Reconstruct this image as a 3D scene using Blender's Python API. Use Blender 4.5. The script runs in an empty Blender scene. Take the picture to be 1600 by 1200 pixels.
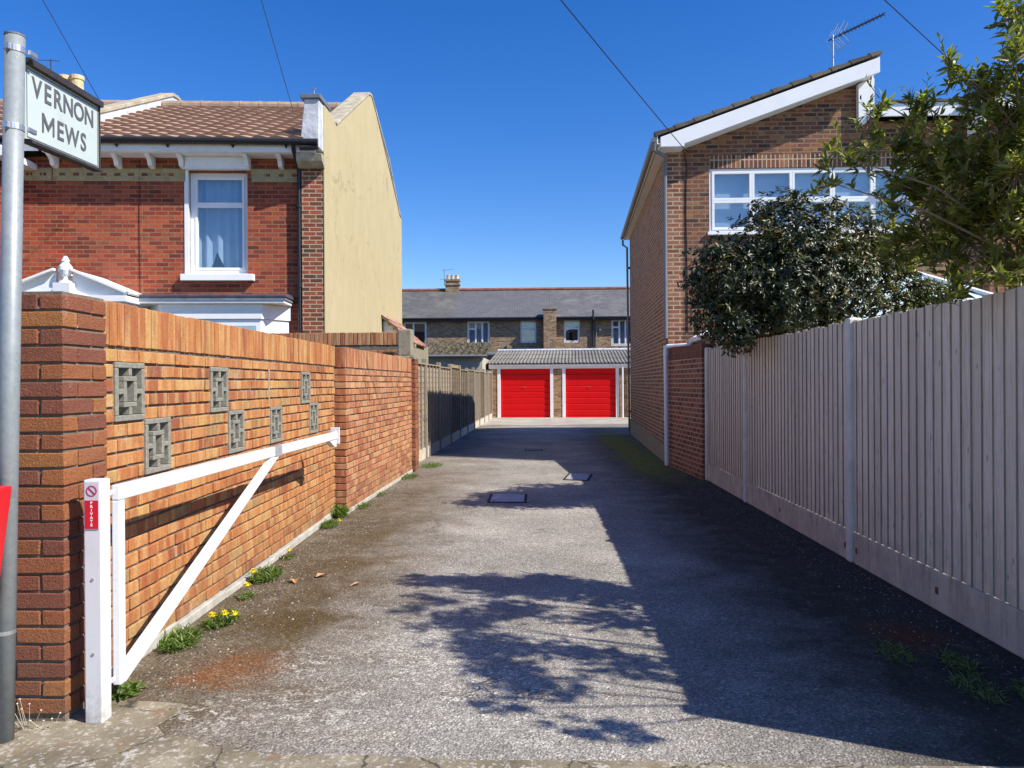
import bpy, math, random
import numpy as np
from mathutils import Vector, Matrix
random.seed(7); rng=np.random.default_rng(7)
sc=bpy.context.scene; COL=sc.collection
# ------------------------------------------------------------------ camera
yaw,pitch,roll=math.radians(1.91),math.radians(-0.1),math.radians(0.35)
fw=Vector((-math.sin(yaw)*math.cos(pitch),math.cos(yaw)*math.cos(pitch),math.sin(pitch)))
r0=Vector((math.cos(yaw),math.sin(yaw),0)); u0=r0.cross(fw)
rt=r0*math.cos(roll)-u0*math.sin(roll); up=r0*math.sin(roll)+u0*math.cos(roll)
cd=bpy.data.cameras.new('camera'); cam=bpy.data.objects.new('camera',cd); COL.objects.link(cam)
cd.sensor_width=36; cd.lens=27; cd.clip_start=.05; cd.clip_end=600
M4=Matrix((rt,up,-fw)).transposed().to_4x4(); M4.translation=Vector((0,0,1.45)); cam.matrix_world=M4
sc.camera=cam
# ------------------------------------------------------------------ sky and sun
SUN=Vector((1,-.43,1.04)).normalized()
w=bpy.data.worlds.new('World'); sc.world=w; w.use_nodes=True
wt=w.node_tree; wt.nodes.clear()
sky=wt.nodes.new('ShaderNodeTexSky'); sky.sky_type='NISHITA'; sky.sun_disc=False
sky.sun_elevation=math.asin(SUN.z); sky.sun_rotation=math.atan2(SUN.x,SUN.y)
sky.air_density=1.0; sky.dust_density=.25; sky.ozone_density=4.0; sky.altitude=0
hs=wt.nodes.new('ShaderNodeHueSaturation'); hs.inputs['Saturation'].default_value=1.35; hs.inputs['Value'].default_value=1.0
hs.inputs['Hue'].default_value=.515
bg=wt.nodes.new('ShaderNodeBackground'); bg.inputs['Strength'].default_value=.12
wo=wt.nodes.new('ShaderNodeOutputWorld')
wt.links.new(sky.outputs[0],hs.inputs['Color']); wt.links.new(hs.outputs[0],bg.inputs[0]); wt.links.new(bg.outputs[0],wo.inputs[0])
ld=bpy.data.lights.new('sun','SUN'); ld.energy=5.0; ld.angle=math.radians(.53); ld.color=(1,.94,.84)
lo=bpy.data.objects.new('sun',ld); COL.objects.link(lo); lo.rotation_euler=SUN.to_track_quat('Z','Y').to_euler(); lo.location=(20,-10,25)
vs=sc.view_settings; vs.view_transform='Standard'; vs.look='None'; vs.exposure=0.56; vs.gamma=1.0
sc.cycles.max_bounces=6; sc.cycles.transparent_max_bounces=12
# ------------------------------------------------------------------ shader helpers
class NT:
    def __init__(s,name):
        s.m=bpy.data.materials.new(name); s.m.use_nodes=True; s.t=s.m.node_tree; s.t.nodes.clear()
        s.out=s.n('ShaderNodeOutputMaterial'); s.b=s.n('ShaderNodeBsdfPrincipled'); s.t.links.new(s.b.outputs[0],s.out.inputs[0])
    def n(s,ty,**k):
        o=s.t.nodes.new(ty)
        for a,b in k.items(): setattr(o,a,b)
        return o
    def L(s,a,b):
        if isinstance(a,(int,float)): b.default_value=a
        elif isinstance(a,tuple): b.default_value=a if len(a)==4 or b.type=='VECTOR' else a+(1,)
        else: s.t.links.new(a,b)
    def math(s,op,a,b=0,c=0,clamp=False):
        o=s.n('ShaderNodeMath',operation=op); o.use_clamp=clamp
        s.L(a,o.inputs[0]); s.L(b,o.inputs[1]); s.L(c,o.inputs[2]); return o.outputs[0]
    def mix(s,f,a,b,bt='MIX'):
        o=s.n('ShaderNodeMix',data_type='RGBA',blend_type=bt)
        s.L(f,o.inputs[0]); s.L(a,o.inputs[6]); s.L(b,o.inputs[7]); return o.outputs[2]
    def noise(s,v,scale,detail=4,rough=.55,dist=0):
        o=s.n('ShaderNodeTexNoise'); s.L(v,o.inputs['Vector']); o.inputs['Scale'].default_value=scale
        o.inputs['Detail'].default_value=detail; o.inputs['Roughness'].default_value=rough; o.inputs['Distortion'].default_value=dist
        return o.outputs['Fac']
    def vor(s,v,scale,out='Distance',feature='F1'):
        o=s.n('ShaderNodeTexVoronoi',feature=feature); s.L(v,o.inputs['Vector']); o.inputs['Scale'].default_value=scale; return o.outputs[out]
    def ramp(s,f,stops,interp='LINEAR'):
        o=s.n('ShaderNodeValToRGB'); s.L(f,o.inputs[0]); r=o.color_ramp; r.interpolation=interp
        while len(r.elements)<len(stops): r.elements.new(.5)
        for e,(p,c) in zip(r.elements,stops):
            e.position=p; e.color=(c,c,c,1) if isinstance(c,(int,float)) else tuple(c)+(1,)
        return o.outputs[0]
    def rng(s,v,a,b,c=0,d=1):
        o=s.n('ShaderNodeMapRange'); s.L(v,o.inputs[0])
        for i,x in enumerate((a,b,c,d)): o.inputs[i+1].default_value=x
        return o.outputs[0]
    def pos(s): return s.n('ShaderNodeNewGeometry').outputs['Position']
    def uv(s): return s.n('ShaderNodeTexCoord').outputs['UV']
    def sep(s,v):
        o=s.n('ShaderNodeSeparateXYZ'); s.L(v,o.inputs[0]); return o.outputs
    def comb(s,x,y,z=0):
        o=s.n('ShaderNodeCombineXYZ'); s.L(x,o.inputs[0]); s.L(y,o.inputs[1]); s.L(z,o.inputs[2]); return o.outputs[0]
    def attr(s,nm='rnd'): return s.n('ShaderNodeAttribute',attribute_name=nm).outputs['Fac']
    def bump(s,h,strength=.5,dist=.01,prev=None):
        o=s.n('ShaderNodeBump'); o.inputs['Strength'].default_value=strength; o.inputs['Distance'].default_value=dist
        s.L(h,o.inputs['Height']); 
        if prev is not None: s.L(prev,o.inputs['Normal'])
        return o.outputs[0]
    def fin(s,col,rough=.8,normal=None,metal=0,spec=.4):
        s.L(col,s.b.inputs['Base Color']); s.L(rough,s.b.inputs['Roughness']); s.L(metal,s.b.inputs['Metallic'])
        s.b.inputs['Specular IOR Level'].default_value=spec
        if normal is not None: s.L(normal,s.b.inputs['Normal'])
        return s.m

def plain(name,col,rough=.6,var=.12,scale=6,bump=.15,bs=60,metal=0,dirt=None,spec=.4,bd=.003):
    t=NT(name); p=t.pos(); f=t.noise(p,scale,5)
    k=t.rng(f,.3,.7,1-var,1+var); c=t.mix(1,col,t.comb(k,k,k),'MULTIPLY')
    if dirt:
        g=t.noise(p,scale*3.1,7,.7); c=t.mix(t.rng(g,.55,.75,0,dirt[1]),c,dirt[0])
    n=t.bump(t.noise(p,bs,3),bump,bd) if bump else None
    return t.fin(c,rough,n,metal,spec)

def brick_tex(name,stops,mortar,bw=.225,bh=.075,ms=.011,bump=.7,var=.25,rough=.85,soot=None,vert=False,bias=0.0,mvar=.2):
    t=NT(name); uv=t.uv()
    if vert:
        s_=t.sep(uv); uv=t.comb(s_[1],s_[0],0)
    wob=t.noise(uv,3,3); 
    b=t.n('ShaderNodeTexBrick'); t.L(uv,b.inputs['Vector']); b.offset=.5 if not vert else 0
    b.inputs['Color1'].default_value=(0,0,0,1); b.inputs['Color2'].default_value=(1,1,1,1); b.inputs['Mortar'].default_value=(.5,.5,.5,1)
    b.inputs['Scale'].default_value=1; b.inputs['Mortar Size'].default_value=ms; b.inputs['Mortar Smooth'].default_value=.15
    b.inputs['Bias'].default_value=bias; b.inputs['Brick Width'].default_value=bw; b.inputs['Row Height'].default_value=bh
    r=t.math('ADD',b.outputs['Color'],t.rng(t.noise(uv,9,4,.7),.3,.7,-.12,.12),0,True)
    c=t.ramp(r,stops)
    g=t.noise(uv,26,5,.7); k=t.rng(g,.3,.7,1-var,1+var); c=t.mix(1,c,t.comb(k,k,k),'MULTIPLY')
    mk=t.rng(t.noise(uv,14,4,.7),.3,.7,1-mvar,1+mvar); mc=t.mix(1,mortar,t.comb(mk,mk,mk),'MULTIPLY')
    c=t.mix(b.outputs['Fac'],c,mc)
    if soot:
        z=t.sep(t.pos())[2]; 
        c=t.mix(t.math('MULTIPLY',t.rng(t.noise(uv,1.3,6,.65),.42,.72,0,soot[1]),1),c,soot[0])
    h=t.math('MULTIPLY',t.math('SUBTRACT',1,b.outputs['Fac']),1); h=t.math('ADD',h,t.math('MULTIPLY',g,.35))
    return t.fin(c,rough,t.bump(h,bump,.008),0,.25)

# ------------------------------------------------------------------ mesh helpers
V=Vector
class MB:
    def __init__(s): s.v=[]; s.f=[]; s.a=[]
    def add(s,vs_,fs,r=None):
        o=len(s.v); s.v.extend([tuple(x) for x in vs_]); r=random.random() if r is None else r
        for f in fs: s.f.append(tuple(i+o for i in f)); s.a.append(r)
        return s
    def box(s,x0,x1,y0,y1,z0,z1,r=None): return s.ob((x0,y0,z0),(x1-x0,0,0),(0,y1-y0,0),(0,0,z1-z0),r)
    def ob(s,o,a,b,c,r=None):
        o,a,b,c=V(o),V(a),V(b),V(c)
        if a.cross(b).dot(c)<0: a,b=b,a
        p=[o,o+a,o+a+b,o+b]; p+=[q+c for q in p]
        return s.add(p,[(3,2,1,0),(4,5,6,7),(0,1,5,4),(1,2,6,5),(2,3,7,6),(3,0,4,7)],r)
    def brick(s,o,a,b,c,ch=.004,r=None,jit=.0):
        o,a,b,c=V(o),V(a),V(b),V(c)
        if a.cross(b).dot(c)<0: a,b=b,a
        L=[a.length,b.length,c.length]; N=[a/L[0],b/L[1],c/L[2]]
        vs_=[];idx={}
        J={}
        for i in (0,1):
            for j in (0,1):
                for k in (0,1):
                    jj=V((random.uniform(-jit,jit),random.uniform(-jit,jit),random.uniform(-jit,jit)))
                    cor=o+a*i+b*j+c*k+jj; s_=[1 if q==0 else -1 for q in (i,j,k)]
                    for ax in range(3):
                        q=cor.copy()
                        for d in range(3):
                            if d!=ax: q+=N[d]*s_[d]*ch
                        idx[(i,j,k,ax)]=len(vs_); vs_.append(q)
        I=lambda i,j,k,x: idx[(i,j,k,x)]
        F=[]
        F.append((I(0,0,0,0),I(0,0,1,0),I(0,1,1,0),I(0,1,0,0))); F.append((I(1,0,0,0),I(1,1,0,0),I(1,1,1,0),I(1,0,1,0)))
        F.append((I(0,0,0,1),I(1,0,0,1),I(1,0,1,1),I(0,0,1,1))); F.append((I(0,1,0,1),I(0,1,1,1),I(1,1,1,1),I(1,1,0,1)))
        F.append((I(0,0,0,2),I(0,1,0,2),I(1,1,0,2),I(1,0,0,2))); F.append((I(0,0,1,2),I(1,0,1,2),I(1,1,1,2),I(0,1,1,2)))
        for p in (0,1):
            for q in (0,1):
                e=[(I(0,p,q,1),I(0,p,q,2),I(1,p,q,2),I(1,p,q,1)),(I(p,0,q,0),I(p,0,q,2),I(p,1,q,2),I(p,1,q,0)),(I(p,q,0,0),I(p,q,0,1),I(p,q,1,1),I(p,q,1,0))]
                F+=e
        for i in (0,1):
            for j in (0,1):
                for k in (0,1): F.append((I(i,j,k,0),I(i,j,k,1),I(i,j,k,2)))
        cen=o+(a+b+c)/2; G=[]
        for f in F:
            p=[vs_[i] for i in f]; n=(p[1]-p[0]).cross(p[2]-p[0]); m=sum(p,V())/len(p)
            G.append(f if n.dot(m-cen)>0 else tuple(reversed(f)))
        return s.add(vs_,G,r)
    def prism(s,pts,vec,r=None):
        p=[V(q) for q in pts]; e=V(vec); n=len(p)
        nn=V(); 
        for i in range(n): nn+=p[i].cross(p[(i+1)%n])
        if nn.dot(e)<0: p=p[::-1]
        F=[tuple(range(n-1,-1,-1)),tuple(range(n,2*n))]+[(i,(i+1)%n,(i+1)%n+n,i+n) for i in range(n)]
        return s.add(p+[q+e for q in p],F,r)
    def tube(s,pts,r,n=8,rv=None,caps=True):
        pts=[V(p) for p in pts]; k=len(pts); R=r if isinstance(r,(list,tuple)) else [r]*k
        vs_=[]; T=(pts[1]-pts[0]).normalized(); A=T.orthogonal().normalized()
        for i,p in enumerate(pts):
            t=(pts[min(i+1,k-1)]-pts[max(i-1,0)]).normalized(); A=(A-t*A.dot(t)).normalized(); B=t.cross(A)
            for j in range(n):
                q=2*math.pi*j/n; vs_.append(p+(A*math.cos(q)+B*math.sin(q))*R[i])
        F=[(i*n+j,i*n+(j+1)%n,(i+1)*n+(j+1)%n,(i+1)*n+j) for i in range(k-1) for j in range(n)]
        if caps: F+=[tuple(range(n-1,-1,-1)),tuple((k-1)*n+j for j in range(n))]
        return s.add(vs_,F,rv)
    def lathe(s,c,prof,n=14,r=None):
        c=V(c); vs_=[]; k=len(prof)
        for (rr,z) in prof:
            for j in range(n): q=2*math.pi*j/n; vs_.append(c+V((rr*math.cos(q),rr*math.sin(q),z)))
        F=[(i*n+j,i*n+(j+1)%n,(i+1)*n+(j+1)%n,(i+1)*n+j) for i in range(k-1) for j in range(n)]
        F+=[tuple(range(n-1,-1,-1)),tuple((k-1)*n+j for j in range(n))]
        return s.add(vs_,F,r)
    def build(s,name,mat,parent=None,loc=None,smooth=False,bev=0,uv=True):
        off=V(parent['_w']) if parent is not None else (V(loc) if loc is not None else V())
        me=bpy.data.meshes.new(name); vv=np.array(s.v,dtype=float)
        me.from_pydata((vv-np.array(off)).tolist(),[],s.f); me.update()
        at=me.attributes.new('rnd','FLOAT','FACE'); at.data.foreach_set('value',np.array(s.a,dtype=np.float32))
        if uv:
            nf=len(me.polygons); nr=np.zeros(nf*3); me.polygons.foreach_get('normal',nr); nr=nr.reshape(-1,3)
            lt=np.zeros(nf,dtype=int); me.polygons.foreach_get('loop_total',lt)
            li=np.zeros(len(me.loops),dtype=int); me.loops.foreach_get('vertex_index',li)
            N=np.repeat(nr,lt,axis=0); P=vv[li]
            h=np.hypot(N[:,0],N[:,1]); flat=h<.15; hh=np.where(flat,1,h)
            T=np.stack([-N[:,1]/hh,N[:,0]/hh,np.zeros(len(N))],1); T[flat]=(1,0,0)
            # keep one handedness so courses of a wall run on
            B=np.cross(N,T); B[flat]=(0,1,0)
            U=np.stack([(P*T).sum(1),(P*B).sum(1)],1)
            ul=me.uv_layers.new(name='UVMap'); ul.data.foreach_set('uv',U.astype(np.float32).ravel())
        if smooth: me.polygons.foreach_set('use_smooth',[True]*len(me.polygons))
        me.materials.append(mat)
        o=bpy.data.objects.new(name,me); COL.objects.link(o)
        if parent is not None: o.parent=parent; o['_w']=tuple(off)
        else: o.location=off; o['_w']=tuple(off)
        if bev:
            b=o.modifiers.new('bevel','BEVEL'); b.width=bev; b.segments=2; b.limit_method='ANGLE'
        return o
def tag(o,label=None,cat=None,group=None,kind=None):
    for k,v_ in (('label',label),('category',cat),('group',group),('kind',kind)):
        if v_: o[k]=v_
    return o
def thing(name,loc,label,cat,group=None):
    o=bpy.data.objects.new(name,None); COL.objects.link(o); o.location=loc; o['_w']=tuple(loc); o.empty_display_size=.2
    return tag(o,label,cat,group)
def lerp(a,b,t): return a+(b-a)*t

# ------------------------------------------------------------------ materials
ORANGE=[(0,(.25,.085,.045)),(.12,(.35,.125,.05)),(.35,(.41,.155,.058)),(.55,(.46,.20,.07)),(.75,(.43,.17,.06)),(.88,(.50,.27,.10)),(1,(.30,.19,.085))]
def brickgeo(name,stops,mort=False,rough_b=.5,bd=.004,bands=True,seed=0):
    t=NT(name); p=t.pos(); s=t.sep(p); a=t.attr(); al=t.math('ADD',s[0],s[1])
    c=t.ramp(a,stops)
    if bands:
        u=t.math('ADD',t.math('MULTIPLY',al,15),t.math('MULTIPLY',a,91.7)); bv=t.comb(u,t.math('MULTIPLY',s[2],2.2),a)
        bn=t.noise(bv,1,2,.5); c=t.mix(t.rng(bn,.48,.62,0,.6),c,(.55,.34,.14)); c=t.mix(t.rng(bn,.44,.34,0,.45),c,(.30,.07,.035))
    g=t.noise(p,70,5,.7); k=t.rng(g,.3,.7,.72,1.2); c=t.mix(1,c,t.comb(k,k,k),'MULTIPLY')
    g2=t.noise(p,9,5,.7); c=t.mix(t.rng(g2,.58,.76,0,.45),c,(.22,.12,.07))
    ef=t.noise(p,3.1,7,.78); c=t.mix(t.rng(ef,.60,.70,0,.38),c,(.52,.46,.38)); c=t.mix(t.rng(t.noise(p,1.1,5,.7),.55,.75,0,.35),c,(.20,.11,.07))
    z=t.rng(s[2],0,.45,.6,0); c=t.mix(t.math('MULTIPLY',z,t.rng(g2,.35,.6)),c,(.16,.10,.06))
    return t.fin(c,.85,t.bump(t.noise(p,110,4,.7),rough_b,bd),0,.25)
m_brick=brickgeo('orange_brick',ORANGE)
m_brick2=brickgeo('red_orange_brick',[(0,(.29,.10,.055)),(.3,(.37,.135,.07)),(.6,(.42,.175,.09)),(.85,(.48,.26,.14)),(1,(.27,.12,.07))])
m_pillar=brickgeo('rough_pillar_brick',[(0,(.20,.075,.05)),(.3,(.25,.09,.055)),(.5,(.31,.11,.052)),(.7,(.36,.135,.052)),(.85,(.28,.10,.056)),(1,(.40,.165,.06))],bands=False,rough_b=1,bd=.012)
m_mortar=plain('mortar',(.17,.14,.105),.95,.3,20,.6,90,bd=.006)
m_mortar2=plain('pale_mortar',(.36,.33,.27),.95,.25,20,.6,90,bd=.006)
m_block=plain('concrete_block',(.24,.23,.19),.95,.25,40,.8,160,dirt=((.14,.14,.11),.6),bd=.004)
m_conc=plain('concrete',(.42,.40,.35),.9,.2,9,.4,90,dirt=((.2,.18,.13),.6))
m_render=plain('render_grey',(.27,.235,.165),.9,.25,14,.6,70,dirt=((.16,.14,.09),.7))
m_white=plain('white_paint',(.80,.81,.82),.38,.05,5,.08,40,dirt=((.55,.53,.48),.35))
t=NT('worn_white_metal'); p=t.pos(); z_=t.sep(p)[2]; f=t.noise(p,7,6,.7); c=t.mix(t.rng(f,.5,.72,0,.5),(.67,.67,.68),(.55,.54,.51)); chip=t.noise(p,55,5,.75); c=t.mix(t.rng(chip,.665,.69,0,.9),c,(.24,.11,.06))
c=t.mix(t.math('MULTIPLY',t.rng(z_,.22,.0,0,1),t.rng(t.noise(p,18,5,.7),.4,.6,0,.8)),c,(.36,.33,.27)); m_wgate=t.fin(c,.45,t.bump(t.noise(p,30,4),.12,.003),0,.4)
m_upvc=plain('white_plastic',(.80,.82,.84),.28,.03,4,0)
m_black=plain('black_plastic',(.018,.018,.022),.4,.1,6,0)
m_greyp=plain('grey_plastic',(.16,.17,.19),.4,.1,6,0)
m_lead=plain('lead_sheet',(.20,.22,.26),.55,.3,7,.3,20,dirt=((.45,.46,.47),.5))
m_wlead=plain('pale_lead',(.55,.57,.60),.5,.25,6,.5,14,dirt=((.3,.3,.3),.5),bd=.02)
m_galv=None
t=NT('galvanised_steel'); p=t.pos(); f=t.vor(p,70,'Color'); k=t.rng(t.sep(f)[0],0,1,.9,1.05); g=t.noise(p,5,5,.6)
c=t.mix(1,(.27,.30,.31),t.comb(k,k,k),'MULTIPLY'); c=t.mix(t.rng(g,.5,.72,0,.5),c,(.36,.385,.385)); m_galv=t.fin(c,.5,t.bump(g,.15,.004),.25,.5)
m_steel=plain('bright_steel',(.55,.55,.55),.35,.15,20,.1,80,.8)
m_dark=plain('dark_void',(.02,.02,.02),.9,.1,5,0)
t=NT('cream_render'); p=t.pos(); s=t.sep(p); st=t.noise(t.comb(t.math('MULTIPLY',s[1],1.7),t.math('MULTIPLY',s[2],.75),0),1.5,7,.7)
c=t.ramp(st,[(.3,(.425,.355,.205)),(.5,(.455,.385,.225)),(.68,(.485,.415,.255))]); c=t.mix(t.rng(t.noise(p,2.2,7,.7),.5,.75,0,.4),c,(.40,.345,.22))
z=t.rng(t.math('ADD',s[2],t.math('MULTIPLY',st,1.2)),2.6,4.2,.25,0); c=t.mix(z,c,(.55,.49,.34)); ec=t.vor(t.comb(t.math('ADD',s[1],t.math('MULTIPLY',st,1.5)),t.math('ADD',s[2],t.math('MULTIPLY',t.noise(p,1.7,5),1.5)),0),.35,'Distance','DISTANCE_TO_EDGE'); c=t.mix(t.rng(ec,.006,.002,0,.45),c,(.22,.18,.11)); m_cream=t.fin(c,.95,t.bump(t.noise(p,45,4,.7),.35,.01),0,.15)
def glassmat(name,tint,refl):
    t=NT(name); t.t.nodes.remove(t.b)
    a=t.n('ShaderNodeBsdfTransparent'); a.inputs[0].default_value=tint+(1,)
    g=t.n('ShaderNodeBsdfGlossy'); g.inputs['Roughness'].default_value=.01; g.inputs['Color'].default_value=(.95,.97,1,1)
    x=t.n('ShaderNodeMixShader'); x.inputs[0].default_value=refl
    t.t.links.new(a.outputs[0],x.inputs[1]); t.t.links.new(g.outputs[0],x.inputs[2]); t.t.links.new(x.outputs[0],t.out.inputs[0]); return t.m
m_glass=glassmat('window_glass',(.78,.84,.88),.13)
m_pglass=plain('roof_glazing',(.50,.60,.60),.25,.1,2,0)
m_curt=plain('net_curtain',(.62,.66,.72),.9,.08,3,0)
m_blind=plain('pale_blind',(.72,.76,.78),.9,.05,3,0)

# ------------------------------------------------------------------ ground
t=NT('asphalt'); p=t.pos(); X,Y,Z=t.sep(p)
ag=t.sep(t.vor(p,125,'Color'))[0]; ag2=t.sep(t.vor(p,70,'Color'))[1]; nz=t.noise(p,60,4,.75)
k=t.math('ADD',t.math('MULTIPLY',t.ramp(ag,[(0,.35),(.4,.75),(.72,1.05),(.92,1.5),(1,2.1)]),.62),t.math('MULTIPLY',t.ramp(ag2,[(0,.55),(.6,.95),(.93,1.25),(.97,2.3)]),.38))
k=t.math('MULTIPLY',k,t.rng(nz,.3,.7,.75,1.25))
big=t.noise(p,.9,7,.62); base=t.ramp(big,[(.3,(.195,.178,.152)),(.5,(.29,.265,.228)),(.66,(.415,.38,.328))])
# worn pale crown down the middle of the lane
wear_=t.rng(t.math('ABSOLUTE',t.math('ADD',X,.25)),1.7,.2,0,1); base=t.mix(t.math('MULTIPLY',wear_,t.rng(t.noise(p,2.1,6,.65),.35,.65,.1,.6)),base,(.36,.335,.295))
n1=t.noise(p,2.3,6,.68); n2=t.noise(p,6,5,.7)
# left edge moss and dirt
dl=t.math('ADD',t.math('ADD',X,2.12),t.math('MULTIPLY',t.math('SUBTRACT',n1,.5),1.9))
ml=t.math('MULTIPLY',t.rng(dl,1.5,.55,0,1),t.rng(Y,15,9,.35,1)); lc=t.ramp(n2,[(.3,(.055,.034,.013)),(.5,(.105,.066,.024)),(.62,(.15,.115,.07)),(.75,(.24,.21,.165))])
base=t.mix(t.math('MULTIPLY',t.rng(t.math('ADD',X,t.math('MULTIPLY',t.math('SUBTRACT',n1,.5),1.2)),.5,1.5,0,1),.35),base,(.115,.108,.10))  # right half of the lane coloured darker to deepen the shade there
c=t.mix(t.math('MULTIPLY',ml,.82),base,lc)
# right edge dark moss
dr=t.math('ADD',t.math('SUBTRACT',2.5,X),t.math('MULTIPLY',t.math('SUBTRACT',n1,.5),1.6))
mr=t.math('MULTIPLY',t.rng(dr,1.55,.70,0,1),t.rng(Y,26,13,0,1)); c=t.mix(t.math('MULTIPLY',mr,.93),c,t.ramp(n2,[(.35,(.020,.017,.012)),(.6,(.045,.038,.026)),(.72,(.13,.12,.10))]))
# green moss strip by the far house
gx=t.math('ABSOLUTE',t.math('SUBTRACT',X,1.92)); gm=t.math('MULTIPLY',t.rng(t.math('ADD',gx,t.math('MULTIPLY',t.math('SUBTRACT',n1,.5),.9)),.55,.2,0,1),t.math('MULTIPLY',t.rng(Y,10.5,13),t.rng(Y,25,20)))
c=t.mix(t.math('MULTIPLY',gm,.95),c,t.ramp(n2,[(.3,(.11,.12,.015)),(.7,(.24,.25,.035))]))
def blob(cx,cy,rad,sy=1.0):
    d=t.math('SQRT',t.math('ADD',t.math('POWER',t.math('SUBTRACT',X,cx),2),t.math('MULTIPLY',t.math('POWER',t.math('SUBTRACT',Y,cy),2),1/sy)))
    return t.rng(t.math('ADD',d,t.math('MULTIPLY',t.math('SUBTRACT',n1,.5),rad*2.4)),rad,rad*.3,0,1)
for (cx,cy,rad,sy,col,st) in ((-1.55,3.85,.34,1,(.20,.085,.028),.75),(-1.75,3.7,.16,1,(.22,.08,.025),.6),(2.07,4.45,.30,1.3,(.12,.035,.012),.85),(-1.5,4.7,.42,2,(.085,.052,.012),.8),(-1.55,5.9,.42,3,(.095,.055,.016),.7),(-1.65,7.3,.36,3,(.11,.07,.03),.5)):
    c=t.mix(t.math('MULTIPLY',blob(cx,cy,rad,sy),st),c,col)
wn=t.noise(p,15,6,.8); wm=t.rng(wn,.51,.57,0,1)
for (cx,cy,rad,sy) in ((-1.20,3.95,.20,2.5),(-1.40,3.30,.30,1),(-.95,3.35,.35,1),(-.3,3.6,.5,1),(-.6,4.2,.5,1.5),(0.1,3.2,.4,.6)): c=t.mix(t.math('MULTIPLY',t.math('MULTIPLY',blob(cx,cy,rad,sy),wm),.62),c,(.58,.55,.48))
wp=t.n('ShaderNodeVectorMath',operation='ADD'); t.L(p,wp.inputs[0]); wn2=t.noise(p,2.4,5,.7); t.L(t.comb(t.math('MULTIPLY',wn2,1.2),t.math('MULTIPLY',t.noise(p,3.1,4),1.1),0),wp.inputs[1])
ed=t.vor(wp.outputs[0],.42,'Distance','DISTANCE_TO_EDGE'); crk=t.math('MULTIPLY',t.rng(ed,.0045,.0015,0,1),t.rng(t.noise(p,.5,2),.48,.58,0,1))
c=t.mix(t.math('MULTIPLY',crk,.8),c,(.03,.028,.022))
c=t.mix(1,c,t.comb(k,k,k),'MULTIPLY')
hgt=t.math('ADD',t.math('MULTIPLY',t.vor(p,95),-.7),t.math('MULTIPLY',nz,.8))
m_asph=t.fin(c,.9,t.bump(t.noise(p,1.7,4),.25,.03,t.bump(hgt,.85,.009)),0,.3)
t=NT('garden_soil'); p=t.pos(); c=t.ramp(t.noise(p,1.5,8,.7),[(.35,(.05,.06,.02)),(.6,(.10,.09,.05))]); m_soil=t.fin(c,.95,t.bump(t.noise(p,9,6),.6,.05))
t=NT('pavement_concrete'); p=t.pos(); g=t.noise(p,3,8,.7); s1=t.sep(t.vor(p,70,'Color'))[0]; sp=t.rng(s1,.82,.95,0,1); 
c=t.ramp(g,[(.3,(.13,.11,.07)),(.5,(.22,.185,.125)),(.66,(.33,.285,.20))]); c=t.mix(t.math('MULTIPLY',sp,.5),c,(.55,.52,.46))
pt=t.noise(p,11,7,.78); c=t.mix(t.rng(pt,.56,.62,0,.75),c,(.56,.53,.46)); c=t.mix(t.rng(t.noise(p,5.2,6,.7),.57,.68,0,.6),c,(.28,.15,.08))
ed=t.vor(t.comb(t.math('ADD',t.sep(p)[0],t.math('MULTIPLY',pt,.12)),t.math('ADD',t.sep(p)[1],t.math('MULTIPLY',g,.3)),0),1.7,'Distance','DISTANCE_TO_EDGE'); c=t.mix(t.rng(ed,.010,.003,0,.85),c,(.04,.035,.025))
h=t.math('ADD',t.math('MULTIPLY',pt,1.3),t.math('MULTIPLY',t.noise(p,90,3),.4)); m_pave=t.fin(c,.92,t.bump(h,.7,.014),0,.25)
t=NT('apron_concrete'); p=t.pos(); g=t.noise(p,1.1,7,.7); c=t.ramp(g,[(.3,(.27,.24,.19)),(.55,(.40,.37,.31)),(.7,(.50,.46,.39))]); m_apron=t.fin(c,.92,t.bump(t.noise(p,60,4),.4,.008),0,.25)
def sheet(name,pts,z,mat):
    b=MB(); b.add([(x,y,z) for x,y in pts],[tuple(range(len(pts)))]); return tag(b.build(name,mat),kind='structure')
sheet('ground',[(-150,-120),(150,-120),(150,220),(-150,220)],-.012,m_soil)
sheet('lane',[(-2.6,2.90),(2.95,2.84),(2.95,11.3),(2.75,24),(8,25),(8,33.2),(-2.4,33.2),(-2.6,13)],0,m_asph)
# pavement: kerb strip across the mouth and the broken concrete at the post foot
sheet('pavement',[(-30,-6),(30,-6),(30,2.86),(3.0,2.86),(1.81,2.93),(.9,2.92),(.38,2.945),(-.3,2.935),(-.61,2.965),(-1.0,2.96),(-1.31,3.02),(-1.43,3.10),(-1.55,3.12),(-1.62,3.20),(-1.60,3.29),(-1.53,3.37),(-1.62,3.43),(-1.77,3.45),(-1.92,3.46),(-2.1,3.46),(-2.5,3.46),(-2.5,5),(-30,5)],.004,m_pave)
sheet('garage_apron',[(-2.1,25.9),(-1.2,26.3),(.4,26.0),(2.0,26.5),(7.5,26.3),(7.5,31.45),(-2.05,31.9)],.004,m_apron)
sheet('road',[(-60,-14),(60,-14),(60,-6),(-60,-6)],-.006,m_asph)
# paving joints across the strip at the very front
b=MB()
b.box(-1.2,3.0,2.845,2.853,.0041,.0065)
for i in range(9): b.box(-1.0+i*.45,-1.0+i*.45+.008,2.2,2.845,.0041,.0065)
tag(b.build('pavement_joints',m_mortar,loc=(0,2.8,.004)),kind='structure')
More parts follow.
